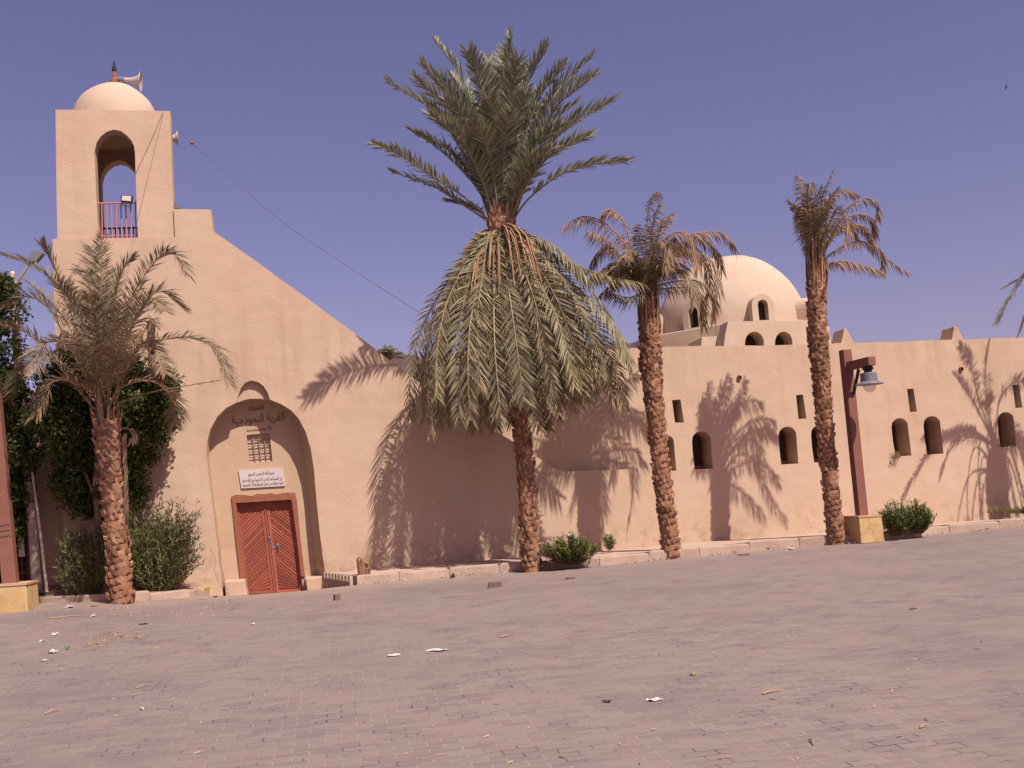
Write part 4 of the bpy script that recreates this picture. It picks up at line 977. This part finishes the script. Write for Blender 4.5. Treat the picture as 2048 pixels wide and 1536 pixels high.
def plinth(label, quad, Y, depth_dir, dl, name='plinth'):
    f_ = [atY(x, y, Y) for x, y in quad]
    zb = min(f_[2].z, f_[3].z) - .15; f_[2].z = zb; f_[3].z = zb
    f_[1].z = f_[0].z = (f_[0].z + f_[1].z) / 2
    r = f_[1] - f_[0]; r.z = 0; pr = depth_dir
    base = (f_[2] + f_[3]) / 2 + pr * dl / 2; base.z += .15
    e = empty(name, base, label, 'plinth', 'yellow lamp plinths')
    b_ = [p + pr * dl for p in f_]
    mb = MB(); mb.prism(f_, b_); mb.build('block', M_yellow, e, bevel=.015)
    c = [p.copy() for p in (f_[0], f_[1], b_[1], b_[0])]; cc = sum(c, Vector()) / 4; c = [cc + (p - cc) * 1.03 for p in c]
    t_ = [Vector((p.x, p.y, p.z + .035)) for p in c]; lo = [Vector((p.x, p.y, p.z - .002)) for p in c]
    mb = MB(); mb.prism(t_, lo); mb.build('cap', M_cap, e)
# right plinth: two faces seen
plinth('yellow painted plinth under the right lamp post, beside the bushes', [(1718, 1037), (1763, 1031), (1768, 1069), (1721, 1073)], 22.4, -N, .70)
plinth('large yellow plinth at the left edge under the brown post', [(-60, 1175), (52, 1172), (56, 1222), (-60, 1228)], 19.45, -N, .9)
# left lamp post
YLp = 19.9
el = empty('lamp_post', P(18, 1172, YLp), 'brown square post with carved zigzags at the left edge of the photo', 'street lamp', 'brown wooden lamp posts')
a = P(22, 1172, YLp); b = P(-16, 760, YLp); ax = (b - a).normalized(); d1 = (T - ax * T.dot(ax)).normalized(); d2 = ax.cross(d1)
mb = MB(); mb.box((a + b) / 2, d1 * .125, d2 * .125, ax * (b - a).length / 2); pst = mb.build('post', M_lampwood, el, bevel=.008)
fd = d2 if d2.y < 0 else -d2
mb = MB()
for yk in (1052, 1063, 1074):
    cc = P(15 + (yk - 1052) * .1, yk, YLp); s = (cc - a).dot(ax); base = a + ax * s + fd * .128
    for k in range(6):
        p = base + d1 * (-.11 + .0367 * k) + ax * (.03 * (k % 2)); q = base + d1 * (-.11 + .0367 * (k + 1)) + ax * (.03 * ((k + 1) % 2)); mb.tube([p, q], .006, 4)
    mb.build('carved_zigzag', M_lampdark, pst); mb = MB()
mb = MB(); c = P(-14, 945, YLp - .35); 
mb.tube([P(-16, 800, YLp), P(-40, 790, YLp - .8)], .09, 4); mb.build('arm', M_lampwood, el)
mb = MB(); lc = P(-34, 812, YLp - .75); mb.lathe([(0, 0), (.1, 0), (.16, -.05), (.175, -.22), (.3, -.27), (.15, -.26), (.1, -.4), (0, -.42)], lc, n=24); mb.build('lamp_shade', M_metal, el)
# concrete pole and thin pole
e = empty('concrete_pole', at_(76, 1182, .3), 'grey concrete street light pole with a flat lamp head on a slanted arm', 'street light')
mb = MB(); mb.tube(crspline([at_(77, 1184, .3), at_(68, 1060, .3), at_(52, 900, .3), at_(40, 780, .3), at_(31, 640, .3), at_(28, 562, .3)], 14), [.135 - .0055 * i for i in range(15)], 14); mb.build('pole', M_conc, e, smooth=True)
mb = MB(); mb.tube([at_(30, 572, .3), at_(62, 522, .3)], .03, 8); mb.build('arm', M_conc, e)
c = at_(70, 516, .3); ad = (at_(84, 503, .3) - at_(60, 527, .3)); ad.normalize()
mb = MB(); sd = ad.cross(N).normalized()
hq = [at_(58, 520, .3), at_(67, 504, .3), at_(86, 503, .3), at_(89, 508, .3), at_(76, 523, .3), at_(62, 528, .3)]
mb.prism(shift(hq, .1), shift(hq, -.1)); mb.build('lamp_head', M_metal, e, bevel=.02)
mb = MB(); mb.lathe([(0, .0), (.045, 0), (.05, .1), (.03, .14), (0, .14)], at_(25, 556, .3), n=12); mb.build('insulator', M_pale, e)
e = empty('slanted_pole', at_(94, 1184, .55), 'thin pale slanted pole leaning beside the grey concrete pole', 'pole')
mb = MB(); mb.tube([at_(94, 1184, .55), at_(80, 1060, .5), at_(58, 895, .45)], [.03, .026, .022], 8); mb.build('pole', M_pale, e)

# ---------------------------------------------------------------- loudspeakers, floodlight, cables
def horn(label, tip, mouth, r, Y0, Y1_):
    a = atY(*tip, Y0); b = atY(*mouth, Y1_); ax = (b - a); L_ = ax.length
    e = empty('loudspeaker', a, label, 'loudspeaker', 'horn loudspeakers on the tower')
    mb = MB(); mb.lathe([(.055, 0), (.06, L_ * .15), (.07, L_ * .4), (.10, L_ * .62), (r * .62, L_ * .85), (r, L_), (r * .97, L_), (r * .58, L_ * .85), (.07, L_ * .6), (0, L_ * .55)], a, ax, 28); mb.build('horn', M_horn, e, smooth=True)
    mb = MB(); mb.lathe([(0, -.17), (.06, -.16), (.07, -.02), (.05, 0)], a, ax, 16); mb.build('driver', M_metal, e); return e, a, b
yd = dc.y
e1, a, b = horn('large pale horn loudspeaker on top of the tower dome', (249, 160), (282, 163), .24, yd - .12, yd - .05)
mb = MB(); mb.tube([a + Vector((0, 0, -.02)), Vector((dc.x + .1, dc.y, dc.z + .95))], .02, 6); mb.box(a + Vector((-.04, 0, -.02)), T * .05, N * .05, Vector((0, 0, .05))); mb.build('bracket', M_metal, e1)
e2, a, b = horn('small horn loudspeaker on the right side of the tower', (339, 277), (355, 277), .19, 23.45, 23.51)
e = empty('floodlight', onw3(254, 405, TW), 'small black floodlight on the tower railing', 'floodlight')
fq = [onw3(242, 390, TW + .05), onw3(265, 391, TW + .05), onw3(264, 404, TW + .08), onw3(241, 402, TW + .08)]
mb = MB(); mb.prism(fq, shift(fq, -.1)); mb.build('housing', M_black, e)
cc = sum(fq, Vector()) / 4; mb = MB(); gq = [cc + (p - cc) * .78 for p in fq]; mb.prism(shift(gq, .006), shift(gq, -.01)); mb.build('glass', M_horn, e)
mb = MB(); mb.tube([onw3(244, 400, TW), onw3(246, 412, TW), onw3(262, 412, TW), onw3(263, 402, TW)], .012, 5); mb.build('bracket', M_metal, e)
e = empty('parapet_lamp', onw3(355, 417, -.2), 'tiny dark fitting on the parapet beside the tower', 'light fitting')
mb = MB(); mb.box(onw3(355, 414, -.2), T * .06, N * .05, Vector((0, 0, .03))); mb.lathe([(0, 0), (.035, 0), (.04, .06), (0, .07)], onw3(352, 413, -.2), n=10); mb.build('housing', M_metal, e)
M_cable = mat('cable_sheath', (.12, .08, .08), .8)
def cable(label, pts, r=.0038, sag=0):
    mb = MB(); mb.tube(crspline(pts, 20), r, 4, caps=False); return tag(mb.build('cable', M_cable, fix=False), label, 'cable', 'cables on the tower')
cable('long thin cable from the tower down to behind the tallest palm', [atY(343, 245, 22.9), atY(384, 286, 23.1), atY(560, 440, 24.0), atY(700, 535, 24.8), atY(845, 630, 25.8), atY(960, 705, 26.6)], .0045)
cable('thin wire from the tower top corner to the floodlight', [onw3(326, 224, TW + .03), onw3(300, 285, TW + .03), onw3(272, 345, TW + .03), onw3(256, 390, TW + .06)])
cable('thin wire from the tower top corner down past the railing', [onw3(327, 224, TW + .04), onw3(302, 330, TW + .03), onw3(280, 420, TW + .03), onw3(268, 470, .03), onw3(256, 540, .03), onw3(246, 620, .03)])
cable('thin wire slanting down-left from the tower opening', [onw3(200, 470, .03), onw3(170, 510, .04), onw3(140, 550, .03)])
mb = MB(); c = atY(384, 286, 23.1); mb.lathe([(0, -.05), (.035, -.03), (.035, .03), (0, .05)], c, T, 10); tag(mb.build('cable_clip', M_terra), 'small reddish clip on the long cable right of the tower', 'clip')

# ---------------------------------------------------------------- stump, stones, litter
def onpave(x, y, z=.36):
    d = ray(x, y); return EYE + d * ((z - EYE.z) / d.z)
st = onpave(729, 1150, .37); mb = MB(); prof = []
for k in range(90):
    a = R.uniform(0, 6.28); d = Vector((math.cos(a), math.sin(a), 0)); rr_ = R.uniform(.05, .13); b = st + d * rr_; h = R.uniform(.16, .34) * (1.1 if d.x < 0 else .75)
    tg = Vector((-d.y, d.x, 0)) * .025; mb.add([b - tg, b + tg, b + tg * .8 + Vector((0, 0, h)) + d * .02, b - tg * .8 + Vector((0, 0, h * .93)) + d * .02, b - d * .04, b - d * .04 + Vector((0, 0, h))], [(0, 1, 2, 3), (1, 4, 5, 2), (4, 0, 3, 5), (2, 5, 3)], R.random())
tag(mb.build('palm_stump', M_trunk, fix=False), 'short ragged palm stump on the pavement right of the doorway', 'stump')
def rock(name, label, cat, p, r, m, sx=1, sz=.6, group=None, seed=0):
    bm = bmesh.new(); bmesh.ops.create_icosphere(bm, subdivisions=2, radius=1)
    for v in bm.verts:
        k = 1 + .3 * noise.noise(v.co * 1.7 + Vector((seed, 0, 0))); v.co = Vector((v.co.x * r * sx * k, v.co.y * r * k, v.co.z * r * sz * k))
    me = bpy.data.meshes.new(name); bm.to_mesh(me); bm.free(); me.materials.append(m)
    o = bpy.data.objects.new(name, me); C.objects.link(o); o.location = p + Vector((0, 0, r * sz * .6)); o.rotation_euler = (0, 0, seed); return tag(o, label, cat, group)
M_brick = mat('dark_brick', (.16, .095, .085), .9); M_rock = mat('brown_rock', (.30, .15, .085), .9, .1, (.2, .1, .06), 8, .7)
def slab_at(name, label, cat, px, size, rot, m, group=None):
    p = onroad(*px); mb = MB(); a = Vector((math.cos(rot), math.sin(rot), 0)); b = Vector((-a.y, a.x, 0)); mb.box(Vector((0, 0, size[2])), a * size[0], b * size[1], Vector((0, 0, size[2])))
    o = mb.build(name, m, bevel=.006); o.location = p; return tag(o, label, cat, group)
slab_at('broken_paver', 'dark broken paving brick lying on the road below the tallest palm', 'brick', (990, 1174), (.115, .07, .045), .1, M_brick, 'loose bricks on the road')
slab_at('broken_paver', 'dark loose brick on the road near the doorway', 'brick', (674, 1200), (.05, .05, .05), .5, M_brick, 'loose bricks on the road')
slab_at('broken_paver', 'flat dark brick scrap on the road left of the second palm', 'brick', (1141, 1158), (.08, .05, .018), .1, M_brick, 'loose bricks on the road')
rock('stone_heap', 'brown rocks lying on the pavement at the far right', 'rocks', onpave(2012, 1046, .34), .2, M_rock, 1.6, .35, seed=2)
rock('rock', 'small dark rock on top of the brown rocks at the far right', 'rock', onpave(2010, 1041, .40), .075, M_brick, 1.1, .8, seed=5)
rock('pebble', 'small tan stone alone on the paved road, lower right', 'stone', onroad(1387, 1351), .03, M_soil, seed=3)
M_paper = mat('paper', (.50, .43, .41), .9); M_ybag = mat('yellow_plastic', (.85, .68, .05), .4); M_green = mat('green_plastic', (.05, .22, .06), .4); M_straw = mat('straw', (.33, .21, .125), .9, island=.3); M_red = mat('red_wrapper', (.22, .05, .07), .8); M_dk = mat('dark_scrap', (.06, .035, .04), .8)
def crumple(name, label, px, sx, sy, h, m, cat='litter', group='paper scraps on the road', z=None):
    sx *= .85; sy *= .85; h *= .7; p = onroad(*px) if z is None else onpave(px[0], px[1], z); mb = MB(); n_ = 5; rot = R.uniform(-.5, .5); vs_ = []
    for j in range(n_):
        for i in range(n_):
            x = (i / 4 - .5) * 2 * sx * (1 + R.uniform(-.25, .25)); y = (j / 4 - .5) * 2 * sy * (1 + R.uniform(-.25, .25)); vs_.append((x * math.cos(rot) - y * math.sin(rot), x * math.sin(rot) + y * math.cos(rot), .006 + h * R.random() ** 2 * 2))
    mb.add(vs_, [(j * n_ + i, j * n_ + i + 1, (j + 1) * n_ + i + 1, (j + 1) * n_ + i) for j in range(n_ - 1) for i in range(n_ - 1)])
    o = mb.build(name, m, fix=False); o.location = p
    so_ = o.modifiers.new('s', 'SOLIDIFY'); so_.thickness = .003
    return tag(o, label, cat, group)
crumple('paper_scrap', 'flat white paper sheet lying on the road below the tallest palm', (871, 1302), .14, .07, .012, M_paper)
crumple('paper_scrap', 'smaller pale scrap just left of the flat white sheet', (789, 1312), .07, .05, .012, M_paper)
crumple('paper_scrap', 'torn white paper lying on the road at lower right', (1310, 1401), .065, .04, .012, M_paper)
crumple('paper_cup', 'crumpled white cup by the kerb left of the short palm', (186, 1233), .045, .04, .035, M_paper)
crumple('paper_scrap', 'white scrap, largest of those on the road at far left', (106, 1307), .07, .05, .04, M_paper)
crumple('paper_scrap', 'upper white scrap of the cluster at far left', (110, 1271), .05, .035, .03, M_paper)
crumple('paper_scrap', 'middle white scrap of the cluster at far left', (85, 1284), .05, .03, .02, M_paper)
crumple('paper_scrap', 'grey scrap, lowest of the cluster at far left', (90, 1322), .04, .035, .02, M_horn)
crumple('plastic_scrap', 'small green plastic lump among the white scraps at far left', (135, 1300), .03, .03, .04, M_green)
crumple('wrapper', 'green and white wrapper on the road below the short palm', (287, 1249), .075, .04, .02, M_ole)
crumple('paper_scrap', 'small white scrap alone on the road below the doorway', (506, 1250), .03, .025, .02, M_paper)
crumple('paper_scrap', 'tiny white scraps on the open road at lower left', (284, 1420), .02, .015, .02, M_paper)
crumple('plastic_bag', 'bright yellow plastic bag left of the doorway', (412, 1181), .12, .07, .06, M_ybag, group=None, z=.36)
crumple('wrapper', 'dark red wrapper at the kerb end near the doorway', (430, 1195), .06, .03, .03, M_red)
crumple('wrapper', 'pinkish red wrapper beside the short palm trunk foot', (188, 1213), .07, .03, .012, M_red)
crumple('paper_scrap', 'white rag on the dirt by the kerb, left of the short palm', (140, 1216), .09, .05, .05, M_horn)
crumple('cardboard_scrap', 'dark brown scrap leaning on the kerb below the stump', (905, 1157), .05, .03, .09, M_dk)
crumple('wrapper', 'dark scrap on the road at lower right beside torn paper', (1213, 1405), .035, .02, .012, M_dk)
crumple('leaf_scrap', 'reddish brown dead leaf on the road at right', (1825, 1219), .045, .02, .02, M_rock)
crumple('paper_scrap', 'white rag caught in the top of the low bright bush', (1136, 1073), .08, .03, .04, M_paper, z=.92)
crumple('paper_scrap', 'largest white scrap at the kerb foot between the two dry palms', (1583, 1100), .06, .04, .05, M_paper)
crumple('plastic_scrap', 'dark flattened plastic at the kerb foot between the two dry palms', (1487, 1111), .16, .04, .02, M_dk)
def stick(label, a, b, r=.008, dz=.01):
    pa, pb = onroad(*a), onroad(*b); pa.z += dz; pb.z += dz; mb = MB(); mid = pa.lerp(pb, .5) + Vector((R.uniform(-.01, .01), R.uniform(-.01, .01), .01)); mb.tube([pa, mid, pb], [r, r, r * .5], 5); return tag(mb.build('stick', M_straw), label, 'stick', 'dry sticks on the road')
stick('dry reddish stick on the road at lower right', (1525, 1390), (1561, 1383)); stick('short pale split stick near the bottom right', (1619, 1482), (1628, 1492), .006)
stick('dry stick on the road at lower left', (88, 1430), (120, 1422)); stick('thin straw stick on the road left of centre', (272, 1378), (300, 1371), .006)
stick('pale thin stick in the lower right quarter', (1840, 1458), (1858, 1455), .006); stick('pale straw stick below the tallest palm', (1000, 1276), (1018, 1273), .01)
stick('long straw stalk on the dusty kerb edge left of the short palm', (98, 1238), (182, 1231), .009)
mb = MB()    # loose straw and dust lumps
for k in range(330):
    if k < 150: x, y = R.gauss(235, 26), R.gauss(1272, 5)
    elif k < 200: x, y = R.gauss(195, 16), R.gauss(1291, 3)
    elif k < 260: x, y = R.uniform(0, 420), R.uniform(1225, 1340)
    else: x, y = R.uniform(0, 2048), R.uniform(1150, 1530)
    if y < 1232 - x * .08: continue
    p = onroad(x, y); p.z += .006; a = R.uniform(0, 6.28); d = Vector((math.cos(a), math.sin(a), R.uniform(0, .2))) * R.uniform(.015, .06); mb.tube([p, p + d], .004, 3)
tag(mb.build('straw', M_straw, fix=False), 'scattered straw bits over the road', 'straw', kind='stuff')
mb = MB(); mats = [M_paper, M_rock, M_horn, M_dk, M_red]
for k in range(850):
    s = R.random() ** .9 * (len(kr) - 1); i = int(s); p = kr[i].lerp(kr[min(i + 1, len(kr) - 1)], s - i); p = p + N * abs(R.gauss(.03, .10)); p.z = zroad(p.x, p.y) + .01
    if noise.noise(Vector((p.x * .9, 0, 7))) < -.08: continue
    r_ = R.uniform(.008, .032); q = [p + Vector((R.uniform(-r_, r_), R.uniform(-r_, r_), R.uniform(0, r_ * 1.3))) for _ in range(4)]
    mb.add(q, [(0, 1, 2), (0, 2, 3), (0, 3, 1), (1, 3, 2)], 0, R.choice([0, 0, 0, 1, 1, 2, 3, 4]))
for k in range(160):
    x, y = R.uniform(0, 2048), R.uniform(1170, 1530)
    if y < 1240 - x * .085: continue
    p = onroad(x, y); r_ = R.uniform(.005, .014); q = [p + Vector((R.uniform(-r_, r_), R.uniform(-r_, r_), R.uniform(0, r_ * 1.3))) for _ in range(4)]
    mb.add(q, [(0, 1, 2), (0, 2, 3), (0, 3, 1), (1, 3, 2)], 0, R.choice([0, 1, 1, 2, 3]))
for k in range(300):
    x, y = R.uniform(70, 480), R.uniform(1195, 1240)
    p = onroad(x, y); r_ = R.uniform(.006, .022); q = [p + Vector((R.uniform(-r_, r_), R.uniform(-r_, r_), R.uniform(0, r_ * 1.3))) for _ in range(4)]
    mb.add(q, [(0, 1, 2), (0, 2, 3), (0, 3, 1), (1, 3, 2)], 0, R.choice([0, 1, 1, 1, 2, 3]))
tag(mb.build('rubbish_bits', mats, fix=False), 'small rubbish and grit along the kerb', 'litter', kind='stuff')
# bird
bp0 = atY(2012, 175, 60); mb = MB()
mb.lathe([(0, -.13), (.03, -.09), (.05, 0), (.035, .08), (.02, .12), (0, .15)], bp0, Vector((.5, .3, .8)), 8)
mb.add([bp0, bp0 + Vector((.05, .05, .05)), bp0 + Vector((.13, .2, .14)), bp0 + Vector((.02, .1, .02))], [(0, 1, 2, 3)]); mb.add([bp0, bp0 + Vector((.05, -.05, .05)), bp0 + Vector((-.02, -.22, .18)), bp0 + Vector((-.05, -.08, 0))], [(0, 1, 2, 3)])
tag(mb.build('bird', M_black, fix=False), 'tiny dark bird in flight high in the sky at upper right', 'bird')
